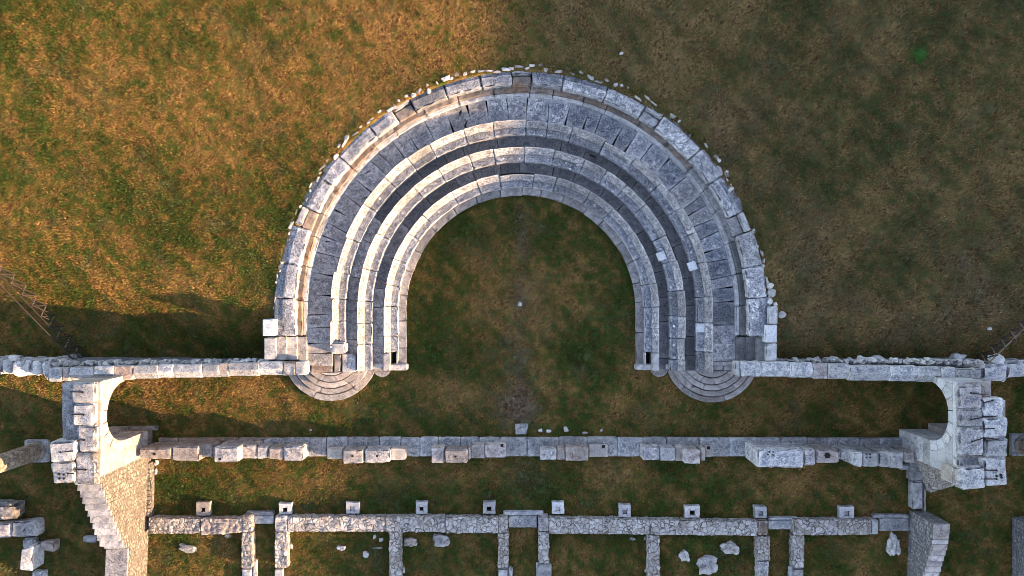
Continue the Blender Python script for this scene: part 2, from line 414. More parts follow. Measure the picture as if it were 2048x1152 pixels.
SOILR = [(1045, 560, 22, 160, .35), (960, 590, 25, 25, .3), (1030, 815, 45, 50, .5), (1920, 560, 90, 120, .45), (1600, 560, 60, 160, .4), (1450, 320, 100, 100, .3), (200, 660, 200, 40, .15), (1240, 250, 120, 60, .25), (1800, 640, 200, 60, .4)]
def ground_color(x, y, rnd):
    """turf colour: dry, green and bare patches, with some sunlight painted in"""
    n1 = vnoise(x, y, 2.6, 11); n2 = vnoise(x, y, 1.0, 12); n3 = vnoise(x+y*0.9, (y-x*0.9)*0.35, 0.55, 13); n4 = vnoise(x, y, 0.27, 14); n5 = vnoise(x, y, 0.13, 15)
    n6 = vnoise(x, y, 6.5, 16)
    n7 = vnoise(x*0.8-y*0.6, (x*0.6+y*0.8)*0.22, 0.8, 18)
    f = 0.17*(n1-.5)+0.16*(n2-.5)+0.36*(n3-.5)+0.66*(n4-.5)+0.62*(n5-.5)+0.14*(n6-.5)+0.45*(rnd-.5)+0.32*(n7-.5)*(x > 0)
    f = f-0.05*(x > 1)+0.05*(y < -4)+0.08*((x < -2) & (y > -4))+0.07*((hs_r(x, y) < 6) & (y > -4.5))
    low = (y < -4.0) | (hs_r(x, y) < 6)
    g = 0.49+f*1.35+blob(x, y, GREEN)*0.5-blob(x, y, DRY_LIT)*0.55
    # turf near the foot of the walls stays greener
    s = np.clip(blob(x, y, SOILR)*1.35+0.9*(vnoise(x, y, 0.9, 17)-0.62)+0.4*(n4-.5), 0, 1)
    g = np.clip(g, 0, 1)
    stops = [0.0, 0.25, 0.45, 0.62, 0.8, 1.0]
    cols = np.array([(0.520, 0.325, 0.125), (0.410, 0.262, 0.090), (0.290, 0.205, 0.066), (0.205, 0.172, 0.046), (0.125, 0.138, 0.032), (0.066, 0.100, 0.024)])
    c = np.stack([np.interp(g, stops, cols[:, k]) for k in range(3)], -1)
    soil = np.array([0.25, 0.168, 0.110])
    c = c*(1-s[..., None]*0.7)+soil*s[..., None]*0.7
    bare = np.clip(blob(x, y, [(1036, 818, 34, 36, .9), (1040, 590, 16, 30, .35), (1044, 470, 14, 60, .3), (1038, 700, 20, 90, .35), (1045, 960, 40, 40, .25), (300, 1000, 30, 60, -.2)])*(0.5+1.0*n4), 0, .85)
    c = c*(1-bare[..., None])+np.array([0.25, 0.19, 0.135])*bare[..., None]
    val = 0.32+1.16*rnd+0.75*(n5-.5)+0.5*(n4-.5)
    val = np.clip(val, 0.25, 2.0)
    lit_w = (sst(0.5, -3.0, x)*sst(-4.2, -2.0, y))[..., None]
    c = c*(lit_w*np.array([1.07, 0.98, 0.88])+(1-lit_w)*np.array([0.93, 0.92, 0.92]))  # sunlit left lawn tinted warmer, the rest duller: light put into the colour
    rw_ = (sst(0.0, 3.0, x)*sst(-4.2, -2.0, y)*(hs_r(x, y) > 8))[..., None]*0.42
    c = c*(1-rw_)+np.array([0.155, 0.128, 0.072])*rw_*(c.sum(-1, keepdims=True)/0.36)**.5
    return c*val[..., None]*0.90

def axis_ticks(a, b_, st, far):
    t_ = list(np.arange(a, b_+1e-6, st)); s_ = st; x = t_[-1]
    while x < far:
        s_ = min(s_*1.35, 1.6 if x < 90 else 60); x += s_; t_.append(x)
    s_ = st; x = t_[0]; pre = []
    while x > -far:
        s_ = min(s_*1.35, 1.6 if x > -60 else 60); x -= s_; pre.append(x)
    return np.array(pre[::-1]+t_)
gx = axis_ticks(-30.5, 30.5, 0.07, 900); gy = axis_ticks(-18.5, 18.5, 0.07, 900)
X, Y = np.meshgrid(gx, gy)
Z = terrain(X, Y)
rs = np.random.RandomState(3)
inner = (np.abs(X) < 30.6) & (np.abs(Y) < 18.6)
Z = Z + inner*(0.05*(vnoise(X, Y, 0.25, 21)-.5)+0.045*(rs.rand(*X.shape)-.5))
ny, nx = X.shape
me = bpy.data.meshes.new('ground')
co = np.stack([X, Y, Z], -1).reshape(-1, 3).astype(np.float32)
ii = (np.arange(ny-1)[:, None]*nx+np.arange(nx-1)[None, :]).reshape(-1)
fc = np.stack([ii, ii+1, ii+nx+1, ii+nx], -1).astype(np.int32)
me.vertices.add(len(co)); me.vertices.foreach_set('co', co.ravel())
me.loops.add(fc.size); me.loops.foreach_set('vertex_index', fc.ravel())
me.polygons.add(len(fc)); me.polygons.foreach_set('loop_start', np.arange(0, fc.size, 4, dtype=np.int32))
me.polygons.foreach_set('loop_total', np.full(len(fc), 4, dtype=np.int32))
me.update(); me.validate()
def add_col(me, c):
    a = me.color_attributes.new('turf', 'FLOAT_COLOR', 'POINT')
    a.data.foreach_set('color', np.concatenate([c, np.ones((len(c), 1))], 1).astype(np.float32).ravel())
add_col(me, ground_color(X.ravel(), Y.ravel(), rs.rand(X.size))*np.where(inner.ravel(), 0.62, 0.55)[:, None])  # darkened base colour holds the shadow between grass blades
m, t, b = node_mat('turf_soil'); b.inputs['Roughness'].default_value = 1; b.inputs['Specular IOR Level'].default_value = 0.05
a = t.nodes.new('ShaderNodeAttribute'); a.attribute_name = 'turf'; t.links.new(a.outputs['Color'], b.inputs['Base Color'])
TURF = m; me.materials.append(m)
g = bpy.data.objects.new('ground', me); COL.objects.link(g)
setp(g, kind='structure')

def grass(n, name):
    r_ = np.random.RandomState(5)
    x = r_.uniform(-30.3, 30.3, n); y = r_.uniform(-18.3, 18.3, n)
    r = hs_r(x, y)
    keep = ~((y > YE-0.2) & (r > rw(230, .2)-0.02) & (r < R_RIM-0.12))
    keep &= ~((y < -3.55) & (y > -4.15) & (np.abs(x) > 8))
    x = x[keep]; y = y[keep]; n = len(x)
    # longer blades growing against the foot of the stones and in the joints
    ex, ey, el = [x], [y], [np.ones(n)]
    def along(p, q, dens, spread, lm, zz=0):
        a_, b_ = W(*p, zz), W(*q, zz); L_ = math.hypot(a_[0]-b_[0], a_[1]-b_[1]); m_ = int(L_*dens)
        t_ = r_.rand(m_); xx = a_[0]+(b_[0]-a_[0])*t_; yy = a_[1]+(b_[1]-a_[1])*t_
        k_ = vnoise(xx, yy, 0.45, 41) > 0.42
        xx = xx+r_.randn(m_)*spread; yy = yy+r_.randn(m_)*spread
        ex.append(xx[k_]); ey.append(yy[k_]); el.append(np.full(k_.sum(), lm))
    for yy_ in (873, 917): along((316, yy_), (1820, yy_), 160, .06, 1.9)
    along((120, 752), (610, 745), 140, .05, 1.9); along((1485, 748), (1900, 750), 140, .05, 1.9)
    for a_, b_, c_, d_ in ((296, 484, 1031, 1069), (549, 1015, 1031, 1067), (1077, 1538, 1031, 1074), (1588, 1757, 1036, 1072), (493, 548, 1021, 1049), (1007, 1087, 1020, 1056), (1746, 1818, 1027, 1063)):
        along((a_, c_), (b_, c_), 150, .05, 1.9); along((a_, d_), (b_, d_), 150, .05, 1.9)
    for xx_ in (481, 505, 548, 575, 777, 803, 995, 1018, 1076, 1100, 1295, 1321, 1514, 1542, 1585, 1610): along((xx_, 1070), (xx_, 1160), 150, .05, 1.9)
    for px_, py_, hx_, hy_, _ in BASES:
        along((px_-hx_, py_-hy_), (px_+hx_, py_-hy_), 120, .05, 1.6); along((px_-hx_, py_-hy_), (px_-hx_, py_+hy_), 120, .05, 1.6); along((px_+hx_, py_-hy_), (px_+hx_, py_+hy_), 120, .05, 1.6)
    th_ = r_.rand(9000)*np.pi*1.15-.075*np.pi; rr_ = rw(229, .1)-np.abs(r_.randn(9000))*.07
    k_ = vnoise(th_*6, th_*0, .5, 42) > .35; ex.append((CX+rr_*np.cos(th_))[k_]); ey.append((CY+rr_*np.sin(th_))[k_]); el.append(np.full(k_.sum(), 1.8))
    th_ = r_.rand(9000)*np.pi; rr_ = R_RIM+.1+np.abs(r_.randn(9000))*.15
    k_ = vnoise(th_*6, th_*0, .35, 43) > .45; ex.append((CX+rr_*np.cos(th_))[k_]); ey.append((CY+rr_*np.sin(th_))[k_]); el.append(np.full(k_.sum(), 1.8))
    x, y, lmul = np.concatenate(ex), np.concatenate(ey), np.concatenate(el); n = len(x)
    z = terrain(x, y)
    ln = lmul*(0.03+0.06*vnoise(x, y, 0.2, 31)+0.04*r_.rand(n))*(0.6+0.8*vnoise(x, y, 2.0, 32))
    az = r_.rand(n)*2*np.pi; tilt = r_.uniform(0.2, 1.15, n); wd = r_.uniform(0.009, 0.020, n)
    dx, dy = np.cos(az), np.sin(az)
    p = np.zeros((n, 3, 3))
    p[:, 0] = np.stack([x-dy*wd, y+dx*wd, z-0.01], -1)
    p[:, 1] = np.stack([x+dy*wd, y-dx*wd, z-0.01], -1)
    p[:, 2] = np.stack([x+dx*ln*np.sin(tilt), y+dy*ln*np.sin(tilt), z+ln*np.cos(tilt)+0.012], -1)
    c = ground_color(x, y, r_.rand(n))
    c[lmul > 1] = c[lmul > 1]*0.5+np.array([0.07, 0.085, 0.022])*0.6
    bright = r_.rand(n) < 0.12
    c[bright] = c[bright]*np.array([1.7, 1.7, 1.5])
    me = bpy.data.meshes.new(name)
    me.vertices.add(n*3); me.vertices.foreach_set('co', p.astype(np.float32).ravel())
    me.loops.add(n*3); me.loops.foreach_set('vertex_index', np.arange(n*3, dtype=np.int32))
    me.polygons.add(n); me.polygons.foreach_set('loop_start', np.arange(0, n*3, 3, dtype=np.int32))
    me.polygons.foreach_set('loop_total', np.full(n, 3, dtype=np.int32))
    me.update()
    add_col(me, np.repeat(c, 3, 0))
    me.materials.append(TURF)
    o = bpy.data.objects.new(name, me); COL.objects.link(o)
    return setp(o, 'short patchy turf of dry brown and green grass', 'grass', kind='stuff')
grass(1650000, 'grass')

# ------------------------------------------------------------------ the horseshoe of seats
def path(s, r, y_end=YE):
    """s in metres along radius r from the left end; returns the point and how the curve continues"""
    leg = CY-y_end
    if s < leg: return (CX-r, y_end+s)
    s2 = s-leg
    if s2 < math.pi*r:
        a_ = math.pi-s2/r; return (CX+r*math.cos(a_), CY+r*math.sin(a_))
    return (CX+r, CY-(s2-math.pi*r))
def plen(r, y_end=YE): return 2*(CY-y_end)+math.pi*r
def ring_pt(sfrac, r, rref, y_end):
    """sfrac is measured on the reference radius so that joints stay radial"""
    leg = CY-y_end; tot = 2*leg+math.pi*rref; s = sfrac*tot
    if s < leg: return (CX-r, y_end+s)
    if s < leg+math.pi*rref:
        a_ = math.pi-(s-leg)/rref; return (CX+r*math.cos(a_), CY+r*math.sin(a_))
    return (CX+r, CY-(s-leg-math.pi*rref))
def joints(rref, y_end, lo, hi, gaps=(), rnd=None):
    tot = plen(rref, y_end); out = [0.0]; s = 0
    while s < tot-hi*0.8:
        s += rnd.uniform(lo, hi); out.append(s/tot)
    if (1-out[-1])*tot < lo*0.5: out[-1] = 1.0
    else: out.append(1.0)
    return out
def ring_block(name, f0, f1, r0, r1, prof, zb, y_end, mat, parent, gap=0.018, bev=0.03, amp=0.012, jr=0.012, jz=0.008, step=0.17, skew=0.0, chip=1.0, vt=None):
    rref = (r0+r1)/2; tot = plen(rref, y_end)
    a0 = f0+gap/tot/2; a1 = f1-gap/tot/2
    dr = rng.uniform(-jr, jr); dz = rng.uniform(-jz, jz); ro = rng.uniform(-jr, jr)
    sk0 = rng.uniform(-skew, skew); sk1 = rng.uniform(-skew, skew)
    def f(u, v, w_):
        fr = a0+(a1-a0)*u + ((sk0*(1-u)+sk1*u)*(v-.5))/tot
        r = r0+dr+(r1+ro-r0-dr)*v
        x, y = ring_pt(fr, r, rref, y_end)
        zt = prof(v)+dz
        return (x, y, zb+(zt-zb)*w_)
    L = ((a1-a0)*tot, r1-r0, max(0.15, prof(.5)-zb))
    v, fa = solid(f, L, step=step, bev=bev, amp=amp, chip=chip, hstep=0.4, vt=vt)
    return mk(name, v, fa, mat, parent)

flat = lambda z: (lambda v: z)
def ang_frac(adeg, r, y_end):
    """angle (0 = east, 180 = west) -> fraction on the ring"""
    return ((CY-y_end)+math.pi*r*(180-adeg)/180)/plen(r, y_end)

rj = random.Random(21)
# orchestra kerb
zk = 0.22
t0 = thing('orchestra_kerb', 'low grey stone kerb curving round the grassy orchestra inside the lowest bench', 'kerb', (CX, CY+5.7, 0))
r0, r1 = rw(230, zk), rw(247, zk)
js = joints((r0+r1)/2, YE, 0.95, 1.5, rnd=rj)
for i in range(len(js)-1):
    ring_block('kerb_block', js[i], js[i+1], r0, r1+0.05, flat(zk), -0.1, YE, KERB, t0, jr=0.02)

def bench_profile(zs, rise):
    def p(v):
        if v < 0.52: return zs-0.02*math.sin(v/0.52*math.pi)
        q = (v-0.52)/0.48
        return zs+rise*(0.08+min(1, q*1.12)*0.92)-0.03*max(0, q-0.9)*10
    return p
BE = [('lowest curved stone bench with backrest, nearest the orchestra grass', 247, 276, 0.55, 0.36),
      ('middle curved stone bench with backrest, between the two dark gangways', 299, 329, 0.95, 0.38),
      ('highest curved stone bench with backrest, bordering the wide pale walkway', 352, 383, 1.35, 0.40)]
REPAIR = {1: (1331, 512), 2: [(1385, 532), (1402, 656)]}
benches = []
for k, (lab, a_, b_, zs, rise) in enumerate(BE):
    r0, r1 = rw(a_, zs), rw(b_, zs+rise*.8)
    t0 = thing('stone_bench', lab, 'stone bench', (CX, CY+(r0+r1)/2, 0), 'curved benches of the seating')
    js = joints((r0+r1)/2, YE, 1.0, 1.75, rnd=rj)
    # leave the box at the inner bench ends
    for i in range(len(js)-1):
        f0, f1 = js[i], js[i+1]
        if k == 0:
            tot = plen((r0+r1)/2, YE); e = 0.85/tot
            if i == 0: f0 = e
            if i == len(js)-2: f1 = 1-e
            if f1 <= f0: continue
        if k == 2 and i == 0:
            tot = plen((r0+r1)/2, YE); f0 = 1.15/tot
        # the odd block is broken back
        rr1 = r1-(rj.uniform(0.04, 0.10) if rj.random() < 0.15 else 0)
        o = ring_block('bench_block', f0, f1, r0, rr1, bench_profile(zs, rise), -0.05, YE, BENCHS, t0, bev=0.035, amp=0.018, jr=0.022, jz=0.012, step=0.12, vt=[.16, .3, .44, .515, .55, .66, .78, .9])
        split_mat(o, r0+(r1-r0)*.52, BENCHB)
    benches.append((t0, r0, r1, zs, rise))
# bench-end boxes: the lowest bench is hollow at both ends
for sgn, name in ((-1, 'left'), (1, 'right')):
    t0, r0, r1, zs, rise = benches[0]
    xa, xb = CX+sgn*r0, CX+sgn*(r0+(r1-r0)*0.52); xc = CX+sgn*r1
    y0, y1 = YE+0.0, YE+0.84
    box('back_slab', (min(xb, xc), y0, 0), (max(xb, xc), y1, zs+rise*0.9), BENCH, t0)
    lip = 0.07
    box('front_slab', (min(xa, xa+sgn*lip), y0, 0), (max(xa, xa+sgn*lip), y1, zs), BENCH, t0, bev=0.015)
    box('end_slab', (min(xa+sgn*lip, xb), y0, 0), (max(xa+sgn*lip, xb), y0+0.12, zs-0.02), BENCH, t0, bev=0.015)
    box('hollow_floor', (min(xa+sgn*lip, xb), y0+0.12, 0), (max(xa+sgn*lip, xb), y1, 0.05), HOLLOW_SHADE, t0, bev=0.01)
def repair(px, py, k, rot):
    t0, r0, r1, zs, rise = benches[k]
    x, y, _ = W(px, py, zs)
    h = 0.19; c, s = math.cos(R(rot)), math.sin(R(rot))
    def f(u, v, w_):
        a_, b2 = (u-.5)*2*h, (v-.5)*2*h*1.1
        return (x+a_*c-b2*s, y+a_*s+b2*c, zs-0.2+0.245*w_)
    v, fa = solid(f, (2*h, 2*h, .24), bev=0.01, amp=0.002)
    o = mk('repair_slab', v, fa, NEW, t0); o['label'] = 'smooth pale new stone let into the bench'
repair(1323, 512, 1, 22); repair(1385, 532, 2, 20); repair(1401, 656, 2, 0); 
# end stone of the highest bench and the broken core beside it
stone('end_block', [(662, 685), (690, 685), (691, 707), (660, 707)], 1.7, 0, COPE, benches[2][0], bev=0.08, amp=0.03)
stone('broken_core', [(667, 708), (683, 708), (680, 743), (668, 746)], 1.2, 0, BROWN, benches[2][0], bev=0.06, amp=0.05)
# low ledges across the bench ends
for side, L in (('left', [(713, 727, 768, 738), (768, 729, 814, 741)]), ('right', [(1272, 729, 1316, 740), (1332, 728, 1370, 738), (1384, 729, 1420, 737)])):
    t0 = thing('bench_end_ledge', 'worn stone ledge closing the %s ends of the curved benches' % side, 'ledge', W((L[0][0]+L[-1][2])/2, 734, 0))
    for q in L:
        stone('ledge_block', q, 0.62 if side == 'left' else 0.6, 0, PALE, t0, bev=0.04, amp=0.03)

# dark gangways behind the two lower benches
for k, (a_, b_, zg, lab) in enumerate(((276, 299, 0.52, 'dark narrow stone gangway just behind the lowest bench'), (329, 352, 0.92, 'dark narrow stone gangway just behind the middle bench'))):
    r0, r1 = rw(a_, zg)-0.03, rw(b_, zg)+0.05
    t0 = thing('gangway', lab, 'gangway', (CX, CY+(r0+r1)/2, 0), 'gangways between benches')
    js = joints((r0+r1)/2, YE, 0.9, 1.9, rnd=rj)
    for i in range(len(js)-1):
        ring_block('paving_slab', js[i], js[i+1], r0, r1, flat(zg), -0.05, YE, WALKP if (i < len(js)*0.2 and rj.random() < .8) else DARKP, t0, jr=0.0, bev=0.02)
# wide walkway
zw = 1.30
r0, r1 = rw(383, zw)-0.12, rw(429, zw)+0.06
YW = -3.75
t0 = thing('walkway', 'wide pale walkway of radial slabs between the highest bench and the upper steps', 'walkway', (CX, CY+(r0+r1)/2, 0))
js = joints((r0+r1)/2, YW, 0.45, 1.15, rnd=rj)
for i in range(len(js)-1):
    ring_block('paving_slab', js[i], js[i+1], r0, r1, flat(zw), -0.05, YW, WALKP if (i < len(js)*.42 or rj.random() < .2) else SMOOTHB if rj.random() < .3 else LICHEN, t0, jr=0.0, bev=0.022, gap=0.02, skew=0.12, jz=0.012)
walk_t = t0
for (px, py, rx, ry, rot) in ((858, 254, 5, 3, 40), (921, 227, 3, 7, -25), (931, 250, 3.5, 9, -20), (736, 343, 6, 4, 20), (731, 396, 5, 4, 0), (702, 444, 6, 2.5, 15), (655, 483, 7, 2.5, 0), (626, 647, 8, 2.5, 10), (1186, 312, 6, 2, -30)):
    boulder('crack_shade_patch', px, py, zw-.045, rx, ry, .06, HOLLOW_SHADE, walk_t, rot=rot, rough=.8, n=2)  # raised dark patch, its colour standing in for a shaded hole
# upper tier
YU = -2.27
zm, z1, z2 = 1.52, 1.72, 2.12
t0 = thing('upper_step', 'brown stained curved step with a raised front moulding, above the wide walkway', 'step', (CX, CY+11, 0))
r0, r1, r2 = rw(429, zm), rw(437, zm), rw(455, z1)
js = joints((r0+r2)/2, YU, 1.1, 1.8, rnd=rj)
for i in range(len(js)-1):
    ring_block('moulding', js[i], js[i+1], r0, r1, flat(zm), 1.0, YU, COPE, t0, jr=0.012, bev=0.03, step=0.1)
    ring_block('step_block', js[i], js[i+1], r1-0.02, r2+0.1, lambda v: z1-0.05*v, 0.9, YU, BROWN if js[i] < 0.72 else DARKP if js[i] > 0.86 else RIM, t0, jr=0.0, bev=0.03)
t0 = thing('seating_rim', 'outermost ring of big worn slabs topping the seating, against the lawn', 'stone rim', (CX, CY+11.5, 0))
rr0, rr1, rr2 = rw(454.5, z2), rw(474, z2), rw(486, z2)
js = joints((rr0+rr2)/2, YU, 1.2, 2.3, rnd=rj)
STAIRS = [(90.0, 'small flight of three steps cut in the middle of the upper tier', 0), (120.4, 'small flight of steps cut in the upper tier, left of its middle', 0), (156.7, 'small flight of steps cut in the upper tier, farthest down the left curve', 0),
          (56.4, 'small flight of steps cut in the upper tier, right of its middle', 0), (21.8, 'small flight of steps cut in the upper tier, farthest down the right curve', 0)]
half = 2.45
cuts = sorted((ang_frac(a_+half, (rr0+rr2)/2, YU), ang_frac(a_-half, (rr0+rr2)/2, YU)) for a_, _, _ in STAIRS)
segs = []; prev = 0.0
for c0, c1 in cuts: segs.append((prev, c0)); prev = c1
segs.append((prev, 1.0))
tot = plen((rr0+rr2)/2, YU)
for s0, s1 in segs:
    Ls = (s1-s0)*tot; nb = max(1, round(Ls/1.65)); cut = [s0]
    for i in range(1, nb): cut.append(s0+(s1-s0)*(i+rj.uniform(-.22, .22))/nb)
    cut.append(s1)
    for i in range(nb):
        f0, f1 = cut[i], cut[i+1]
        lat = rj.uniform(-0.10, 0.08)+0.24*abs(f0+f1-1)**1.3; right = (f0+f1)/2 > 0.55
        cr = rj.uniform(0.52, 0.60) if not right else rj.uniform(0.55, 0.95)
        def prof(v, cr=cr): return z2+0.03-(0.035+0.055*(v-cr)/(1-cr) if v > cr else 0)
        o = ring_block('rim_block', f0, f1, rr0-0.02, rr2+lat, prof, 0.9, YU, LICHEN if rj.random() < .75 else RIM, t0, jr=0.03, jz=0.015, bev=0.05, amp=0.035, step=0.12, gap=0.035, chip=1.5, vt=[.15, .3, .45, cr-.015, cr+.02, cr+(1-cr)*.35, cr+(1-cr)*.7])
        split_mat(o, rr0+(rr2-rr0)*cr, SMOOTHB if rj.random() < .6 else LICHEN)
for (a_, lab, _) in STAIRS:
    rm = (rr0+rr2)/2
    f0, f1 = ang_frac(a_+half, rm, YU), ang_frac(a_-half, rm, YU)
    x, y = ring_pt((f0+f1)/2, rm, rm, YU)
    t1 = thing('tier_stair', lab, 'steps', (x, y, 1.0), 'small stairs cut in the upper tier')
    ring_block('step', f0, f1, rr0-0.02, rr1-0.02, flat(1.93), 0.9, YU, BROWN if a_ > 80 else RIM, t1, bev=0.03, gap=0.05)
    ring_block('step', f0, f1, rr1+0.0, rr2+0.03, flat(2.13), 0.9, YU, RIM, t1, bev=0.05, gap=0.05, amp=0.03)

# crumbling rubble outside the rim
t0 = thing('rubble_edging', 'thin line of small broken white stones edging the lawn round the outermost slabs', 'rubble', (CX, CY+12, 2))
nst = 0; s = 0.0; tot = plen(rr2, YU)
while s < tot and nst < 98:
    fr = s/tot; s += 0.20+rj.random()*0.30
    if 0.60 < fr < 0.93 and rj.random() < 0.45: continue
    x, y = ring_pt(fr, rr2-0.04+0.24*abs(2*fr-1)**1.3+rj.uniform(-0.13, 0.13)+(0.10 if fr > .5 else 0), rr2, YU)
    zt = float(terrain(np.array([x]), np.array([y]))[0])
    k = (HC-zt)/HC/40
    dxy = math.atan2(y-CY, x-CX)
    boulder('edging_stone', 1024+x/k, 576-y/k, max(zt, 1.85)-0.05, rj.uniform(2.2, 10.5), rj.uniform(1.4, 4.6), rj.uniform(.08, .2), rj.choice([WHITE, SANDY, PALE, RIM]), t0, rot=math.degrees(dxy)+90+rj.uniform(-14, 14), rough=0.55, n=2)
    nst += 1
for i, (px, py, rx, ry, lab) in enumerate([(1541, 572, 7, 6, 'rounded white boulder topping the row of boulders at the right rim of the seating'), (1544, 586, 9, 8, 'largest rounded white boulder in the row at the right rim of the seating'),
                            (1541, 603, 7, 6, 'small grey boulder third down the row at the right rim of the seating'), (1551, 609, 5, 4, 'smallest pale boulder at the foot of the row at the right rim of the seating'),
                            (1445, 364, 6, 8, 'loose white rubble stone resting just outside the right curve of the rim'), (1463, 378, 7, 4, 'flat white stone lying on the lawn just outside the right curve of the rim'),
                            (1565, 630, 8, 7, 'grey boulder lying on the lawn right of the white end block'), (857, 182, 5, 5, 'small round white stone lying in a joint of the upper left rim'),
                            (1243, 106, 4, 3, 'tiny white stone alone on the lawn above the seating')]):
    x, y, _ = W(px, py, 2.1); zt = float(terrain(np.array([x]), np.array([y]))[0])
    o = boulder('boulder', px, py, min(zt, 2.2)-0.04 if i != 7 else 2.1, rx, ry, 0.28 if i < 7 else 0.15, WHITE, None, rot=rj.uniform(0, 90), rough=0.4)
    setp(o, lab, 'boulder')

# ------------------------------------------------------------------ end stairs and their blocks
for side in ('left', 'right'):
    L = [(552, 572, 1.93), (572, 593, 1.74), (593, 613, 1.54)] if side == 'left' else [(1513, 1531, 1.93), (1494, 1513, 1.74), (1473, 1494, 1.54)]
    ya, yb = (673.5, 720) if side == 'left' else (673.5, 722)
    t0 = thing('side_stair', 'short straight stair of narrow treads beside the %s end of the upper tier' % side, 'stair', W((L[0][0]+L[2][1])/2, (ya+yb)/2, 0.9), 'straight stairs beside the wall ends')
    for a_, b_, z in L:
        stone('step', (a_, ya, b_, yb), z, 0.9, PALE if side == 'left' else DARKP, t0, bev=0.02, amp=0.006)
    q = (528, 676, 551, 719) if side == 'left' else (1532, 687, 1554, 722)
    o = stone('flanking_slab', q, 2.12, 0.9, COPE, t0, bev=0.03, amp=0.005)
    o['label'] = 'smooth blue grey slab flanking the stair'
    q = (525, 639, 546, 672) if side == 'left' else (1531, 650, 1554, 685)
    o = stone('end_block', q, 2.75 if side == 'left' else 2.35, 0.9, NEW, None, bev=0.025, amp=0.004)
    setp(o, 'smooth white new block standing at the %s end of the rim' % side, 'stone block', 'white blocks at the rim ends')
o = stone('rim_end_slab', (1536, 612, 1556, 649), 2.25, 0.9, COPE, None, bev=0.04)
setp(o, 'white speckled block between the boulders and the smooth white block at right', 'stone block')
# landing in front of the walkway ends
t0 = thing('stair_landing', 'stone landing with hollow shaded slab where the walkway meets the left fan stair', 'landing', W(645, 728, 0))
stone('landing_slab', (622, 713, 664, 745), 1.22, 0, BROWN, t0, bev=0.03)
stone('landing_slab', (684, 708, 711, 744), 1.2, 0, PALE, t0, bev=0.03)
t0 = thing('stair_landing', 'plain pale stone landing where the walkway meets the right fan stair', 'landing', W(1445, 715, 0))
stone('landing_slab', (1424, 687, 1474, 718), 1.33, 0, PALE, t0, bev=0.02, amp=.005)
stone('landing_slab', (1421, 719, 1447, 741), 1.25, 0, FAN, t0, bev=0.02, amp=.005)
stone('landing_slab', (1447.5, 719, 1470, 741), 1.24, 0, KERB, t0, bev=0.02, amp=.005)

# fan stairs
def fan(cxp, cyp, cutp, radii, zs, side, mat):
    t1 = thing('fan_stair', 'half round stair of five curved steps leading down from the %s end of the walkway' % side, 'stair', W(cxp, cutp, 0), 'half round stairs at the wall ends')
    radii = radii+[0]
    for i in range(len(zs)):
        z = zs[i]; Rr = radii[i]/40*(HC-z)/HC; ri = radii[i+1]/40*(HC-z)/HC if i+1 < len(radii) else 0
        ri = max(0.02, ri+(0.03 if i < len(zs)-1 else 0))
        cx_, cy_, _ = W(cxp, cyp, z); yc = W(cxp, cutp, 0.4)[1]
        d = cy_-yc
        ao = math.acos(min(1, d/Rr)); ai = math.acos(min(1, d/ri)) if ri > d else 0.0
        if i == len(zs)-1:
            def f(u, v, w_, Rr=Rr, cx_=cx_, cy_=cy_, ao=ao, z=z, d=d):
                a2 = -ao+2*ao*u
                x2 = Rr*math.sin(a2); y2 = -Rr*math.cos(a2)
                yy = y2*v+(-d)*(1-v)
                return (cx_+x2, cy_+yy, z*w_)
            v, fa = solid(f, (2*ao*Rr, Rr-d, z), step=0.15, bev=0.02, amp=0.008, hstep=0.6)
            mk('step', v, fa, mat, t1); continue
        # split each curved step in a few stones
        cuts_ = [0]+sorted(rj.uniform(0.15, 0.85) for _ in range(3))+[1]
        cuts_ = [0, rj.uniform(.2, .4), rj.uniform(.5, .85), 1]
        step_o = None
        for q in range(3):
            u0, u1 = cuts_[q]+.0012, cuts_[q+1]-.0012
            def f(u, v, w_, Rr=Rr, ri=ri, cx_=cx_, cy_=cy_, ao=ao, ai=ai, z=z, u0=u0, u1=u1):
                uu = u0+(u1-u0)*u
                a_o = -ao+2*ao*uu; a_i = (-ai+2*ai*uu) if ai > 0.05 else a_o*0.98
                xo, yo = Rr*math.sin(a_o), -Rr*math.cos(a_o); xi, yi = ri*math.sin(a_i), -ri*math.cos(a_i)
                return (cx_+xi*(1-v)+xo*v, cy_+yi*(1-v)+yo*v, z*w_)
            v, fa = solid(f, (2*ao*Rr*(u1-u0), Rr-ri, z), step=0.15, bev=0.02, amp=0.014, hstep=0.5)
            mk('curved_step_block', v, fa, mat, t1)
    return t1
fan(661, 708, 741, [94, 80, 68, 56, 43], [0.24, 0.48, 0.72, 0.96, 1.2], 'left', FAN)
fan(1425, 711, 738, [94, 82, 70, 58, 44], [0.24, 0.48, 0.72, 0.96, 1.2], 'right', FAN)
for cxp, cyp, side, lab in ((764, 738, 'left', 'small half round stone slab on the grass left of the orchestra opening'), (1319, 738, 'right', 'small half round stone slab on the grass right of the orchestra opening')):
    rr = 0.42; x0, y0, _ = W(cxp, cyp, .15)
    def f(u, v, w_):
        a_ = -math.pi/2+math.pi*u
        return (x0+rr*math.sin(a_), y0-rr*0.95*math.cos(a_)*v, 0.16*w_)
    v, fa = solid(f, (1.2, .4, .16), step=.1, bev=.02, amp=.01)
    setp(mk('half_round_slab', v, fa, FAN), lab, 'stone slab', 'half round slabs beside the orchestra')

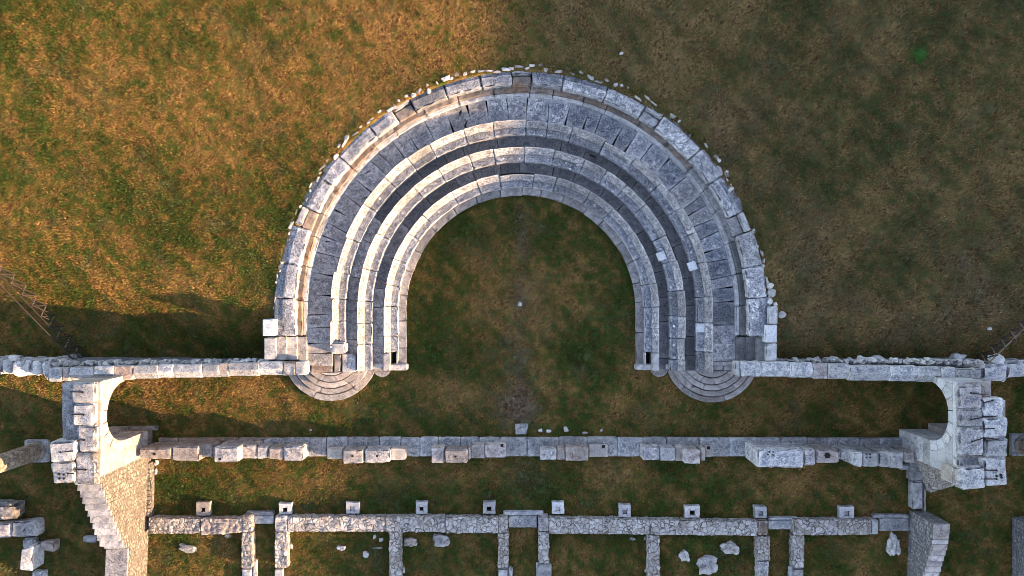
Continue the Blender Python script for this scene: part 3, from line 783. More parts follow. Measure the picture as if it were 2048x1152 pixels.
# ------------------------------------------------------------------ retaining walls with gabled coping
def coping_wall(side, pieces, ztop, yline, yledge, lab, labl):
    x0, x1 = pieces[0][0], pieces[-1][1]
    t1 = thing('retaining_wall', lab, 'wall', W((x0+x1)/2, 745, 0), 'retaining walls beside the seating')
    # body
    za, zb_ = ztop(x0), ztop(x1)
    c = [(x0+3, yline(x0)[0]+3), (x1-3, yline(x1)[0]+3), (x1-3, yline(x1)[1]-2), (x0+3, yline(x0)[1]-2)]
    stone('wall_body', c, [za-.22, zb_-.22, zb_-.22, za-.22], 0, PALE, t1, bev=0.03, step=0.4)
    for (a_, b_, kind) in pieces:
        z = (ztop(a_)+ztop(b_))/2; ya, yb = yline((a_+b_)/2)
        jy = rng.uniform(-1, 1)
        c = [(a_+.7, ya+jy), (b_-.7, ya+jy), (b_-.7, yb+jy), (a_+.7, yb+jy)]
        f0, L = quad_f(c, z, z-.45)
        gab = 0.20 if kind == 'gable' else 0.0
        split = 0.46
        dz = rng.uniform(-.012, .012)-(0.10 if kind == 'low' else 0)
        def f(u, v, w_):
            x, y, zz = f0(u, v, w_)
            if v < split: h = -gab*(1-v/split)*1.15
            else: h = -gab*0.55*((v-split)/(1-split))
            return (x, y, zz+(h+dz)*w_)
        v, fa = solid(f, L, step=0.12, bev=0.03, amp=0.012 if kind != 'rough' else 0.05, hstep=.3, chip=1.2 if kind != 'rough' else 2.5, vt=[.15, .3, .43, .46, .6, .75, .88])
        mk('coping_block', v, fa, COPE if kind != 'low' else SANDY, t1)
    # rubble backing on the bank side
    t2 = thing('rubble_backing', labl, 'rubble', W((x0+x1)/2, 725, 1.2), 'rubble backing of the retaining walls')
    xa_, xb_ = (x0+2, x1-62) if side == 'left' else (x0+40, x1-4)
    ca_, cb_ = yledge(xa_), yledge(xb_)
    stone('backing_wall', [(xa_, ca_[0]+3), (xb_, cb_[0]+3), (xb_, cb_[1]+1), (xa_, ca_[1]+1)], [ztop(xa_)-.8, ztop(xb_)-.8, ztop(xb_)-.8, ztop(xa_)-.8], 0, RIM, t2, bev=.05, amp=.05)
    x = x0+(2 if side == 'left' else 40)
    xe = x1-(60 if side == 'left' else 2)
    k = 0
    while x < xe and k < 95:
        wd = rng.uniform(4, 15); ya, yb = yledge(x)
        boulder('backing_stone', x+wd/2, (ya+yb)/2+rng.uniform(-2, 2), ztop(x)-.95+rng.uniform(-.1, .2), wd*.6, rng.uniform(3.0, 7.0), rng.uniform(.25, .5), rng.choice([PALE, WHITE, RIM, COPE]), t2, rot=rng.uniform(-35, 35), n=2, rough=.8)
        x += wd*rng.choice([.85, 1.0, 1.0, 1.5]); k += 1
lz = lambda x: 2.95-(x-97)/(613-97)*0.75
rz = lambda x: 2.2+(x-1481)/(1963-1481)*0.9
coping_wall('left', [(97, 121, 'flat'), (122, 135, 'low'), (136, 186, 'gable'), (186, 225, 'gable'), (225, 264, 'low'), (265, 314, 'gable'), (314, 344, 'gable'), (345, 402, 'gable'), (403, 437, 'gable'), (437, 455, 'low'), (455, 516, 'gable'), (516, 564, 'gable'), (565, 590, 'rough'), (590, 613, 'rough')],
            lz, lambda x: (736-(x-97)*0.026, 763-(x-97)*0.025), lambda x: (720+0.0*x, 735-(x-97)*0.02),
            'long retaining wall with pale gabled coping, ending at the left arch', 'line of rough grey stones along the lawn side of the left gabled wall')
coping_wall('right', [(1471, 1481, 'rough'), (1482, 1523, 'rough'), (1524, 1582, 'gable'), (1582, 1628, 'gable'), (1628, 1658, 'low'), (1659, 1701, 'gable'), (1701, 1784, 'gable'), (1784, 1839, 'gable'), (1839, 1885, 'gable'), (1885, 1913, 'flat'), (1914, 1963, 'rough')],
            rz, lambda x: (722+(x-1481)*0.033, 752+(x-1481)*0.036), lambda x: (717, 722+(x-1481)*0.025),
            'long retaining wall with bluish gabled coping, ending at the right arch', 'line of rough grey stones along the lawn side of the right gabled wall')
# rough walls continuing past the arches
t0 = thing('rough_wall', 'low rough wall of white boulders running off the left edge of the photo', 'wall', W(40, 736, 0), 'rough boulder walls beyond the arches')
x = -40
while x < 84:
    wd = rng.uniform(16, 26)
    stone('wall_stone', [(x, 719+(x)*0.04), (x+wd-1, 719+(x+wd)*0.04), (x+wd-1, 749+(x+wd)*0.04), (x, 749+x*0.04)], 1.85+rng.uniform(-.1, .1), 0, COPE, t0, bev=0.12, amp=0.09, step=.14, freq=1.6)
    x += wd
stone('wall_stone', (86, 716, 106, 762), 2.4, 0, PALE, t0, bev=0.14, amp=0.06, step=.14)
boulder('capping_stone', 24, 716, 1.7, 10, 7, .4, PALE, t0)
t0 = thing('rough_wall', 'rough wall of big white boulders running off the right edge of the photo', 'wall', W(2010, 736, 0), 'rough boulder walls beyond the arches')
stone('wall_stone', (1964, 728, 2018, 763), 2.3, 0, COPE, t0, bev=0.14, amp=0.09, step=.14, freq=1.6)
stone('wall_stone', (2012, 722, 2060, 754), 2.1, 0, COPE, t0, bev=0.14, amp=0.09, step=.14, freq=1.6)
stone('wall_stone', (2060, 722, 2120, 754), 2.1, 0, COPE, t0, bev=0.14, amp=0.09, step=.14, freq=1.6)
boulder('capping_stone', 2000, 720, 1.9, 11, 12, .5, COPE, t0)
boulder('capping_stone', 1920, 716, 1.2, 13, 9, .5, PALE, t0)
boulder('capping_stone', 1757, 718, 1.2, 9, 7, .4, PALE, t0)

# ------------------------------------------------------------------ the two arches
def arch(side):
    s = -1 if side == 'left' else 1
    xf = -17.95 if side == 'left' else 19.35         # inner face
    th = 1.32
    yn, ysth = -4.07, -8.22                          # ends of the wall
    cy, rad, zs, top = -5.68, 1.36, 2.5, 4.62
    amat = ASHLAR if side == 'left' else ASHLARG
    t1 = thing('stone_arch', 'tall stone wall pierced by a round arch under rough cap blocks, %s side' % side, 'arch', (xf+s*th/2, cy, 0), 'arched walls at both sides of the stage')
    X0, X1 = xf, xf+s*th
    def pt(x, y, z): return (x, y, z)
    ro = rad+0.46
    # voussoirs
    nv = 9
    for i in range(nv):
        a0 = math.pi*i/nv+.008; a1 = math.pi*(i+1)/nv-.008
        pr = rng.uniform(-.006, .012)
        def f(u, v, w_):
            a_ = a1+(a0-a1)*u
            r = rad+(ro-rad)*w_
            x = (X1+(X0-s*pr-X1)*v) if s > 0 else (X1+(X0+pr-X1)*v)
            if s > 0: pass
            yy = min(cy+r*math.cos(a_), yn+.004*w_); zz = zs+r*math.sin(a_)
            return (x, yy, zz)
        v, fa = solid(f, (rad*(a1-a0), th, ro-rad), step=.2, bev=.012, amp=.005)
        if s > 0: fa = [tuple(reversed(q)) for q in fa]
        mk('voussoir', v, fa, CLEAN if side == 'left' else (NEW if i % 3 else COPE), t1)
    # spandrel: from the back of the ring out to the wall's outline
    ang = [0.0, 0.02]+[math.pi*i/24 for i in range(1, 24)]+[math.pi-0.02, math.pi]
    def outl(a_):
        dy, dz = math.cos(a_), math.sin(a_)
        best = 1e9
        if dz > 1e-6: best = min(best, (top-zs)/dz)
        if dy > 1e-6: best = min(best, max(ro+.01, (yn-cy))/dy)
        if dy < -1e-6: best = min(best, (cy-ysth)/(-dy))
        return max(best, ro+0.012)
    corners = [math.atan2(top-zs, yn-cy), math.atan2(top-zs, ysth-cy)]
    ang = sorted(set(ang+corners))
    V = []; F = []
    for a_ in ang:
        r1_ = ro+.006; r2_ = outl(a_)
        for (x, r) in ((X0, r1_), (X0, r2_), (X1, r1_), (X1, r2_)):
            V.append((x, min(cy+r*math.cos(a_), yn+.002), zs+r*math.sin(a_)))
    for i in range(len(ang)-1):
        b0, b1 = 4*i, 4*i+4
        F += [(b0, b0+1, b1+1, b1), (b0+2, b1+2, b1+3, b0+3), (b0+1, b0+3, b1+3, b1+1), (b0, b1, b1+2, b0+2)]
    F += [(0, 2, 3, 1), (4*len(ang)-4, 4*len(ang)-3, 4*len(ang)-1, 4*len(ang)-2)]
    mk('spandrel', V, F, amat, t1, sharp=20)
    xa_, xb_ = sorted((X0+s*.13, X1-s*.004))
    box('top_course', (xa_, ysth+.01, top-.1), (xb_, yn-.01, top+.03), RIM if side == 'left' else SANDY, t1, bev=.02, amp=.008)
    # south pier under the springing, in courses
    z = 0.0; hs = [0.5, 0.5, 0.5, 0.5, 0.494]
    for h in hs:
        x_a, x_b = sorted((X0-s*0.0+rng.uniform(-.01, .01), X1))
        box('pier_course', (x_a, ysth, z), (x_b, cy-rad, z+h-.004), BROWN if side == 'left' and z < .4 else (SANDY if side == 'left' else COPE), t1, bev=.012, amp=.006)
        z += h
    # outlying footing at the passage
    if side == 'left': box('footing', (X1+.1, cy-rad-.06, 0), (X0+.3, cy-rad+.17, .12), BROWN, t1)
    # cornice along the head of the inner face
    x_a, x_b = sorted((X0-s*.002, X0-s*0.12))
    box('cornice', (x_a, ysth+.05, top-.28), (x_b, yn, top-.05), CLEAN if side == 'left' else NEW, t1, bev=.02, amp=.004)
    return t1
tl = arch('left'); tr = arch('right')
def clamp(p, q, z, par):
    a_ = Vector(W(*p, z)); b_ = Vector(W(*q, z))
    o = bar(a_, b_, .022, 'iron_clamp', IRON, par)
    bar(a_+Vector((0, 0, -.03)), a_+Vector((0, 0, .015)), .045, 'clamp_head', IRON, o, n=8)
def cap(par, q, zt, zb, clamps=(), mat=COPE, holes=(), rough=.045):
    o = stone('cap_block', q, zt, zb, mat, par, bev=.09, amp=rough, step=.13, chip=1.3, freq=1.7)
    for c in clamps: clamp(c[0], c[1], zt+.02, o)
    for (px, py, rr) in holes:
        x, y, _ = W(px, py, zt+.012)
        bar((x, y, zt-.05), (x, y, zt+.03), rr, 'peg_hole', HOLLOW_SHADE, o, n=8)  # solid dark plug painted as the shade of a hole
    return o
cap(tl, [(142, 766), (190, 765), (189, 806), (143, 807)], 4.98, 4.64, [((165, 784.5), (140, 783.5))])
cap(tl, [(146, 808), (188, 807), (187, 851), (143, 850)], 4.98, 4.64, [((167, 829.5), (143, 829))])
cap(tl, [(152, 852), (192, 852), (191, 904), (157, 904)], 4.94, 4.64, [((168, 880), (148, 880))], PALE)
cap(tl, [(148, 906), (191, 905), (193, 972), (150, 969)], 4.96, 4.64, [((171, 939.5), (150, 939))], PALE)
cap(tl, [(96, 885), (151, 881), (148, 923), (100, 924)], 5.05, 4.3, [((121, 904.5), (147, 902))])
cap(tl, [(100, 925), (148, 925), (151, 967), (104, 969)], 5.02, 4.3, [((136, 947), (148, 947))], holes=[(118, 948, .06), (128, 949, .05), (119, 957, .05), (128, 957, .05)])
stone('outer_pier', (106, 892, 149, 960), 4.3, 0, SANDY, tl, bev=.04, step=.4)
stone('side_ledge', (124, 766, 143, 880), 4.3, 3.87, RIM, tl, bev=.03, amp=.02)
cap(tr, [(1915, 772), (1964, 771), (1965, 818), (1919, 818)], 4.95, 4.64, [((1942, 786), (1965, 789))], PALE)
cap(tr, [(1919, 819), (1967, 819), (1967, 855), (1922, 855)], 4.95, 4.64, [((1942, 839), (1966, 835))], PALE)
cap(tr, [(1917, 857), (1967, 856), (1970, 911), (1920, 911)], 5.0, 4.64, [((1944, 883), (1968, 876))], PALE)
cap(tr, [(1915, 912), (1962, 912), (1962, 936), (1917, 936)], 4.68, 4.3, (), RIM)
cap(tr, [(1922, 937), (1971, 932), (1972, 976), (1924, 981)], 5.0, 4.3)
cap(tr, [(1966, 799), (2009, 796), (2009, 834), (1968, 834)], 5.0, 4.0, [((1985, 801), (1966, 806))])
cap(tr, [(1963, 836), (2018, 834), (2017, 876), (1970, 877)], 5.0, 4.0, [((1968, 858), (1990, 857))])
cap(tr, [(1973, 879), (2018, 877), (2016, 915), (1972, 915)], 4.98, 4.0, [((1971, 881), (1997, 879))])
cap(tr, [(1967, 917), (2014, 915), (2017, 969), (1973, 974)], 4.98, 4.0, [((1993, 941), (1961, 940)), ((1993, 958), (1961, 958))], holes=[(1993, 952, .05), (2002, 950, .06), (2003, 955, .05)])
stone('outer_pier', (1965, 882, 2012, 965), 4.0, 0, SANDY, tr, bev=.04, step=.4)
stone('outer_lintel', (1966, 800, 2012, 880), 4.25, 3.86, SANDY, tr, bev=.04, step=.4)
stone('corner_slab', (1963, 760, 1983, 800), 3.4, 2.0, SANDY, tr, bev=.03)
stone('side_ledge', (1905, 935, 1922, 968), 4.6, 3.8, CLEAN, tr, bev=.03)

# ------------------------------------------------------------------ tall rubble walls
def stepped_wall(name, lab, cat, xin, xin2, s, spec, th, matf, mattop, par=None, group=None):
    """spec: list of (y0, y1, z) from north to south; xin/xin2: inner face at north and south end"""
    t1 = par if par else thing(name, lab, cat, (xin+s*th/2, (spec[0][0]+spec[-1][1])/2, 0), group)
    ya, yb = spec[0][0], spec[-1][1]
    for (y0, y1, z) in spec:
        xa = xin+(xin2-xin)*(y0-ya)/(yb-ya); xb = xin+(xin2-xin)*(y1-ya)/(yb-ya)
        t_ = th
        def f(u, v, w_):
            x = (xb*(1-v)+xa*v); y = y1*(1-v)+y0*v
            xi, xo = (x, x+s*t_)
            xw, xe = (min(xi, xo), max(xi, xo))
            return (xw+(xe-xw)*u, y, -0.05+(z+.05)*w_)
        v, fa = solid(f, (th, abs(y0-y1), z), step=.2, bev=.004, amp=.012, chip=0, hstep=.4, sd=5.0, freq=1.2)
        mk('wall_section', v, fa, matf, t1)
        def f2(u, v, w_):
            x, y, _ = f(u, v, 1); return (x, y, z-.02+w_*.08)
        v, fa = solid(lambda u, v, w_: f2(.02+.96*u, .02+.96*v, w_), (th, abs(y0-y1), .08), step=.2, bev=.025, amp=.02)
        mk('top_course', v, fa, mattop, t1)
    return t1
# left: 4.3 m beside the arch, stepping down southwards
sp = []; y = -8.23; z = 4.3
for i in range(11):
    y2 = y-0.35; sp.append((y, y2, z)); y = y2; z -= 0.205
sp += [(y, y-.22, 1.9), (y-.22, y-3.4, 1.72)]
stepped_wall('rubble_wall', 'tall wall of small tawny stones stepping down southwards below the left arch', 'wall', -17.98, -18.3, -1, sp, 1.12, MASON, PALE)
o = stone('wall_offset', [(291, 925), (302, 925), (302, 1034), (291, 1034)], .35, 0, MASON, [x for x in COL.objects if x.name == 'rubble_wall'][0], bev=.04)
# right: the slanting stub under the arch
t0 = thing('rubble_stub', 'ruined stub of grey masonry sloping down under the right arch', 'wall', W(1875, 950, 0))
f, L = quad_f([(1888, 925), (1925, 925), (1912, 972), (1862, 985)], [3.2, 3.2, 2.2, .7], 0)
v, fa = solid(f, L, step=.18, bev=.08, amp=.05); mk('wall_section', v, fa, CRAZYB, t0)
f, L = quad_f([(1866, 968), (1909, 952), (1909, 968), (1862, 987)], [.9, 2.4, 2.0, .6], 0)
v, fa = solid(f, L, step=.12, bev=.06, amp=.06, chip=2); mk('broken_top', v, fa, CRAZYB, t0)
t0 = thing('wall_foundation', 'low grey foundation strip between the right arch and the right masonry wall', 'foundation', W(1838, 980, 0))
stone('foundation_block', (1824, 905, 1848, 962), .55, 0, RIM, t0, bev=.05, amp=.03)
stone('foundation_block', (1825, 963, 1846, 1019), .45, 0, FOUND, t0, bev=.06, amp=.03)
stone('foundation_block', (1847, 970, 1853, 1024), .2, 0, PALE, t0, bev=.03)
stone('foundation_block', (1800, 930, 1826, 940), .4, 0, RIM, t0, bev=.05, amp=.03)
# right lower wall
yA = -(1020-576)/40
sp = [(yA, yA-.75, 1.95), (yA-.75, yA-1.0, 1.9)]; y = yA-1.0; z = 1.84
for i in range(9):
    sp.append((y, y-.3, z)); y -= .3; z -= .10
stepped_wall('rubble_wall', 'grey masonry wall with lit stepped top at the lower right', 'wall', 19.85, 19.70, 1, sp, 0.78, MASONG, SANDY)
t0 = thing('rubble_wall', 'low coursed grey wall cut by the bottom right corner', 'wall', W(2050, 1100, 0))
stone('wall_section', (2053, 1046, 2105, 1200), 1.0, 0, MASONG, t0, bev=.05, amp=.03)
stone('top_course', (2056, 1048, 2105, 1076), 1.1, .98, PALE, t0, bev=.03, amp=.02)

# ------------------------------------------------------------------ stage front
t0 = thing('stage_foundation', 'long low foundation course of pale blocks across the front of the stage', 'foundation', W(1067, 895, 0))
x = 316
i = 0
while x < 1818:
    wd = min(rng.uniform(36, 66), 1820-x)
    if 1820-(x+wd) < 14: wd = 1820-x
    dark = any(a_ < x+wd/2 < b_ for a_, b_ in ((655, 815), (865, 1005), (1075, 1215), (1285, 1425), (1486, 1830)))
    yo = 875+abs(x-1067)*0.002+rng.uniform(-.7, .7)
    o = stone('foundation_block', (x+.5, yo, x+wd-.5, 913), .30+rng.uniform(-.02, .02), 0, BROWN if x < 480 else FOUND, t0, bev=.03, amp=.02, step=.16)
    x += wd; i += 1
SEG = [
 ('carved stage wall blocks standing farthest left, beside the left arch', [(278, 897, 343, 918, 1.6), (344, 893, 398, 922, 1.6), (399, 890, 427, 915, 1.3), (428, 895, 477, 924, 1.75), (478, 891, 513, 917, 1.2), (513, 893, 536, 917, 1.2), (537, 896, 566, 918, 1.25), (567, 893, 606, 922, 1.3)]),
 ('short stage wall segment with two peg-holed blocks, second from the left', [(654, 898, 684, 918, .75), (685, 900, 727, 927, 1.1), (729, 899, 780, 925, 1.1), (782, 896, 811, 921, .8)]),
 ('stage wall segment just left of the central opening', [(863, 895, 888, 926, 1.0), (889, 900, 935, 927, 1.2), (936, 893, 941, 919, .9), (942, 888, 969, 917, .7), (970, 888, 1012, 915, .7)]),
 ('stage wall segment just right of the central opening', [(1081, 898, 1113, 920, 1.0), (1114, 895, 1130, 920, .9), (1131, 894, 1177, 921, .95), (1178, 889, 1216, 914, .5)]),
 ('pale stage wall segment with a raised block, second from the right', [(1286, 894, 1319, 920, 1.0), (1320, 895, 1350, 921, 1.0), (1351, 892, 1366, 921, .7), (1368, 900, 1401, 928, 1.3), (1402, 896, 1411, 922, .9), (1411, 892, 1423, 914, .5)]),
 ('tallest stage wall segment farthest right, beside the right arch', [(1515, 899, 1607, 935, 2.0), (1608, 898, 1631, 931, 1.75), (1633, 900, 1679, 926, 1.6), (1680, 900, 1705, 920, 1.3), (1707, 905, 1725, 933, 1.85), (1726, 906, 1757, 933, 1.85), (1758, 902, 1779, 934, 1.6), (1780, 905, 1808, 937, 1.85), (1809, 903, 1829, 926, 1.5)]),
]
for si, (lab, bl) in enumerate(SEG):
    t0 = thing('stage_wall', lab, 'wall', W((bl[0][0]+bl[-1][2])/2, 900, .3), 'standing segments of the stage wall')
    for j, (a_, b_, c_, d_, z) in enumerate(bl):
        mat = [SANDY, PALE, COPE, CLEAN][rng.choice([0, 0, 1, 2]) if z > .95 else rng.choice([0, 3])]
        if si == 5 and j in (0, 4, 5): mat = COPE
        c = [(a_, b_+rng.uniform(-.6, .6)), (c_, b_+rng.uniform(-.6, .6)), (c_, d_+rng.uniform(-1, 1)), (a_, d_+rng.uniform(-1, 1))]
        stone('wall_block', c, z, .27, mat, t0, bev=.06 if z > 1 else .03, amp=.035 if z > 1 else .012, step=.13)
    # smooth brown footing course in front of each segment on the north side
    a_, c_ = bl[0][0], bl[-1][2]
    zz = .55
    P0 = W(a_, 890, 1.0); P1 = W(c_, 890, 1.0)
PEGS = [(0, 309, 908, 1.6), (0, 440, 917, 1.75), (1, 705, 912, 1.1), (1, 754, 912, 1.1), (2, 911, 913, 1.2), (4, 1410, 0, 0)]
stw = [o for o in COL.objects if o.name.startswith('stage_wall') and o.type == 'EMPTY']
def hole(par, px, py, z, rr=.055, name='peg_hole'):
    x, y, _ = W(px, py, z)
    bar((x, y, z-.06), (x, y, z+.022), rr, name, HOLLOW_SHADE, par, n=8)  # near-black plug; the hole's shade is only its colour
hole(stw[0], 309, 908, 1.6, .07); hole(stw[0], 440, 918, 1.75, .07); hole(stw[1], 705, 912, 1.1); hole(stw[1], 754, 912, 1.1); hole(stw[2], 911, 913, 1.2)
for dx, dy in ((0, 0), (7, 0), (0, 6), (7, 6)): hole(stw[5], 1733+dx, 909+dy, 1.87, .035)
for dx, dy in ((-3, -2), (4, -2), (4, 4), (-6, 3)): hole(stw[5], 1542+dx, 906+dy, 2.02, .035)
hole(stw[5], 1655, 911, 1.63, .14)
for si, (px, py, z) in ((2, (1004, 891, .72)), (3, (1207, 893, .52)), (4, (1417, 896, .52))):
    x, y, _ = W(px, py, z)
    box('square_socket', (x-.07, y-.07, z-.06), (x+.07, y+.07, z+.02), HOLLOW_SHADE, stw[si], bev=.01, amp=.001)
o = stone('threshold_stone', [(1030, 848), (1056, 847), (1052, 869), (1031, 869)], .1, 0, FOUND, None, bev=.04, amp=.03)
setp(o, 'flat worn slab set in the grass in front of the central stage opening', 'stone slab')

# ------------------------------------------------------------------ column bases
for i, (px, py, hx, hy, lab) in enumerate(BASES):
    z = .32
    t0 = thing('column_plinth', lab, 'column plinth', W(px, py, 0), 'square column bases in a row')
    mat = BROWN if i == 0 else [PALE, LICHEN, RIM, FOUND][rng.randrange(4)]
    hi = rng.uniform(3.9, 5.2); z = rng.uniform(.22, .36); hx += rng.uniform(-1.2, 1); hy += rng.uniform(-1.2, 1)
    # four sides round a square socket
    j = lambda: rng.uniform(-.8, .8)
    V = []
    o4 = [(px-hx+j(), py-hy+j()), (px+hx+j(), py-hy+j()), (px+hx+j(), py+hy+j()), (px-hx+j(), py+hy+j())]
    i4 = [(px-hi, py-hi+2), (px+hi, py-hi+2), (px+hi, py+hi+2), (px-hi, py+hi+2)]
    NS = 5
    O = []; I = []
    for k in range(4):
        for q in range(NS):
            a_, b_ = o4[k], o4[(k+1) % 4]; O.append((a_[0]+(b_[0]-a_[0])*q/NS+rng.uniform(-.5, .5), a_[1]+(b_[1]-a_[1])*q/NS+rng.uniform(-.5, .5)))
            a_, b_ = i4[k], i4[(k+1) % 4]; I.append((a_[0]+(b_[0]-a_[0])*q/NS, a_[1]+(b_[1]-a_[1])*q/NS))
    n4 = len(O); V = []
    for (L_, zz) in ((O, 0), (O, z-.05), (O, z), (I, z), (I, .03)):
        for p in L_:
            q = p
            if L_ is O and zz == z: q = (px+(p[0]-px)*.95, py+(p[1]-py)*.95)
            x_, y_, _ = W(q[0], q[1], z); V.append((x_, y_, zz+rng.uniform(-.008, .008)))
    F = []
    for r_ in range(4):
        for k in range(n4):
            k2 = (k+1) % n4
            F.append((r_*n4+k, (r_+1)*n4+k, (r_+1)*n4+k2, r_*n4+k2))
    F.append(tuple(range(4*n4, 5*n4)))
    F = [tuple(reversed(f_)) for f_ in F[:-1]]+[tuple(F[-1])]
    ob = mk('plinth_block', V, F, mat, t0, sharp=30)
    bb = None
    x0, y0, _ = W(px-hi+.3, py+hi+1.7, z); x1, y1, _ = W(px+hi-.3, py-hi+2.3, z)
    fl = {2: .14, 5: .26, 6: .2, 9: .22, 3: .10, 8: .2}.get(i, .05)
    box('socket_fill', (x0, y0, .0), (x1, y1, fl), PALE if fl > .1 else HOLLOW_SHADE, t0, bev=.01, amp=.01)

# ------------------------------------------------------------------ low rubble room walls
def run(par, q, z, mat=CRAZY, name='wall_run'):
    if len(q) == 4 and not isinstance(q[0], (tuple, list)): q = rect(*q)
    f0, L = quad_f(q, z, 0)
    def f(u, v, w_):
        x, y, zz = f0(u, v, w_)
        if w_ > .5:
            d = noise.voronoi(Vector((x*3.6, y*3.6, 0)), distance_metric='DISTANCE')[0]
            zz += .06*min(1, (d[1]-d[0])*4)-.06+.04*noise.noise(Vector((x*1.5, y*1.5, 3)))
        if v in (0.0, 1.0) or u in (0.0, 1.0):
            k = 0.045*noise.noise(Vector((x*4.5, y*4.5, zz*3)))+.03*noise.noise(Vector((x*11, y*11, 5)))
            if v in (0.0, 1.0): y += k
            if u in (0.0, 1.0): x += k
        return (x, y, zz)
    v, fa = solid(f, L, step=.075, bev=.03, amp=.012, chip=2.0, hstep=.25)
    return mk(name, v, fa, mat, par)
t0 = thing('room_wall', 'low rubble wall of the room farthest left, joined to the tall tawny wall', 'low wall', W(400, 1050, 0), 'low rubble room walls')
run(t0, [(296, 1036), (400, 1037), (400, 1067), (296, 1068)], .5, CRAZYB); run(t0, [(401, 1038), (484, 1037), (484, 1066), (401, 1071)], .53, SANDY)
run(t0, (484, 1032, 503, 1064), .55, CRAZYB, 'cross_wall'); run(t0, (482, 1065, 504, 1136), .5, CRAZYB, 'cross_wall'); stone('end_slab', (483, 1138, 503, 1190), .25, 0, FOUND, t0); stone('side_slab', (505, 1120, 513, 1190), .2, 0, FOUND, t0)
t0 = thing('room_wall', 'long low rubble wall with three cross walls left of the central passage', 'low wall', W(780, 1050, 0), 'low rubble room walls')
run(t0, (549, 1034, 574, 1064), .52, PALE); run(t0, (575, 1034, 770, 1064), .50); run(t0, (770.5, 1034, 890, 1065), .51); run(t0, (890.5, 1035, 997, 1067), .5); run(t0, (997.5, 1034, 1016, 1066), .53, CRAZYB)
run(t0, (549, 1065, 574, 1137), .48, CRAZY, 'cross_wall'); run(t0, (778, 1065, 802, 1200), .5, CRAZY, 'cross_wall'); run(t0, (996, 1068, 1017, 1137), .5, CRAZYB, 'cross_wall')
stone('end_slab', (997, 1138, 1016, 1200), .3, 0, FOUND, t0); stone('side_slab', (1017, 1134, 1025, 1200), .2, 0, FOUND, t0); stone('end_slab', (549, 1139, 566, 1200), .22, 0, FOUND, t0)
t0 = thing('room_wall', 'long low rubble wall with cross walls right of the central passage', 'low wall', W(1300, 1050, 0), 'low rubble room walls')
run(t0, (1077, 1034, 1097, 1063), .55, PALE); run(t0, [(1097.5, 1036), (1300, 1040), (1300, 1070), (1097.5, 1067)], .5); run(t0, [(1300.5, 1040), (1516, 1043), (1516, 1073), (1300.5, 1070)], .5)
run(t0, (1516.5, 1041, 1536, 1071), .52, BROWN); run(t0, [(1077, 1064), (1098, 1067), (1098, 1128), (1077, 1128)], .5, CRAZY, 'cross_wall'); run(t0, (1296, 1071, 1320, 1200), .5, CRAZY, 'cross_wall')
run(t0, (1515, 1074, 1541, 1122), .55, CRAZYB, 'cross_wall'); run(t0, (1516, 1123, 1538, 1200), .5, PALE, 'cross_wall')
stone('end_slab', (1075, 1129, 1103, 1200), .25, 0, FOUND, t0); stone('side_slab', (1072, 1126, 1078, 1190), .15, 0, FOUND, t0)
t0 = thing('room_wall', 'low crazy-jointed rubble wall of the room farthest right', 'low wall', W(1670, 1050, 0), 'low rubble room walls')
run(t0, (1588, 1040, 1676, 1071), .5, CRAZY); run(t0, (1676.5, 1040, 1744, 1070), .5, CRAZYB); stone('end_slab', (1744.5, 1040, 1757, 1069), .5, 0, COPE, t0)
run(t0, (1586, 1071.5, 1609, 1137), .5, CRAZY, 'cross_wall'); stone('end_slab', (1587, 1138, 1607, 1200), .3, 0, FOUND, t0); stone('side_slab', (1577, 1133, 1586, 1190), .15, 0, FOUND, t0)
for lab, qs in (('speckled doorway sill in the first gap of the low walls from the left', [(493, 1023, 548, 1031), (504, 1031.5, 547, 1048)]),
                ('large grey doorway sill across the central passage', [(1007, 1022, 1087, 1031), (1017, 1031.5, 1074, 1055)]),
                ('speckled doorway sill in the gap right of the central rooms', [(1536, 1034, 1596, 1040), (1537, 1040.5, 1586, 1059)]),
                ('dark mottled doorway sill against the lower right masonry wall', [(1746, 1029, 1818, 1036), (1758, 1036.5, 1818, 1062)])):
    t0 = thing('door_sill', lab, 'door sill', W(qs[0][0]+25, 1040, 0), 'stone sills between the low walls')
    stone('sill_slab', qs[0], .22, 0, RIM, t0, bev=.03, amp=.015); stone('sill_slab', qs[1], .16, 0, FOUND, t0, bev=.03, amp=.015)

# ------------------------------------------------------------------ columns
def column(px, py, h, side):
    t1 = thing('column', 'weathered tawny stone column standing on a square plinth beside the %s arch' % side, 'column', W(px, py, 0), 'columns beside the arches')
    x, y, _ = W(px, py, 0)
    box('plinth', (x-.58, y-.55, 0), (x+.58, y+.55, .28), RIM, t1, bev=.04, amp=.02)
    V = []; F = []; n_ = 40; rows = [(.28, .50), (.36, .52), (.44, .50), (.5, .44)]+[(.5+(h-.5)*k/24, .44-.05*k/24) for k in range(1, 25)]+[(h, .30)]
    for (z, r) in rows:
        for i in range(n_):
            a_ = 2*math.pi*i/n_
            d = 1+.03*noise.noise(Vector((math.cos(a_)*2, math.sin(a_)*2, z*1.2)))
            V.append((x+r*d*math.cos(a_), y+r*d*math.sin(a_), z))
    for k in range(len(rows)-1):
        for i in range(n_): F.append((k*n_+i, k*n_+(i+1) % n_, (k+1)*n_+(i+1) % n_, (k+1)*n_+i))
    F.append(tuple((len(rows)-1)*n_+i for i in range(n_)))
    mk('shaft', V, F, COLM, t1, sharp=40)
column(79, 900, 5.0, 'left'); column(2040, 888, 3.2, 'right')

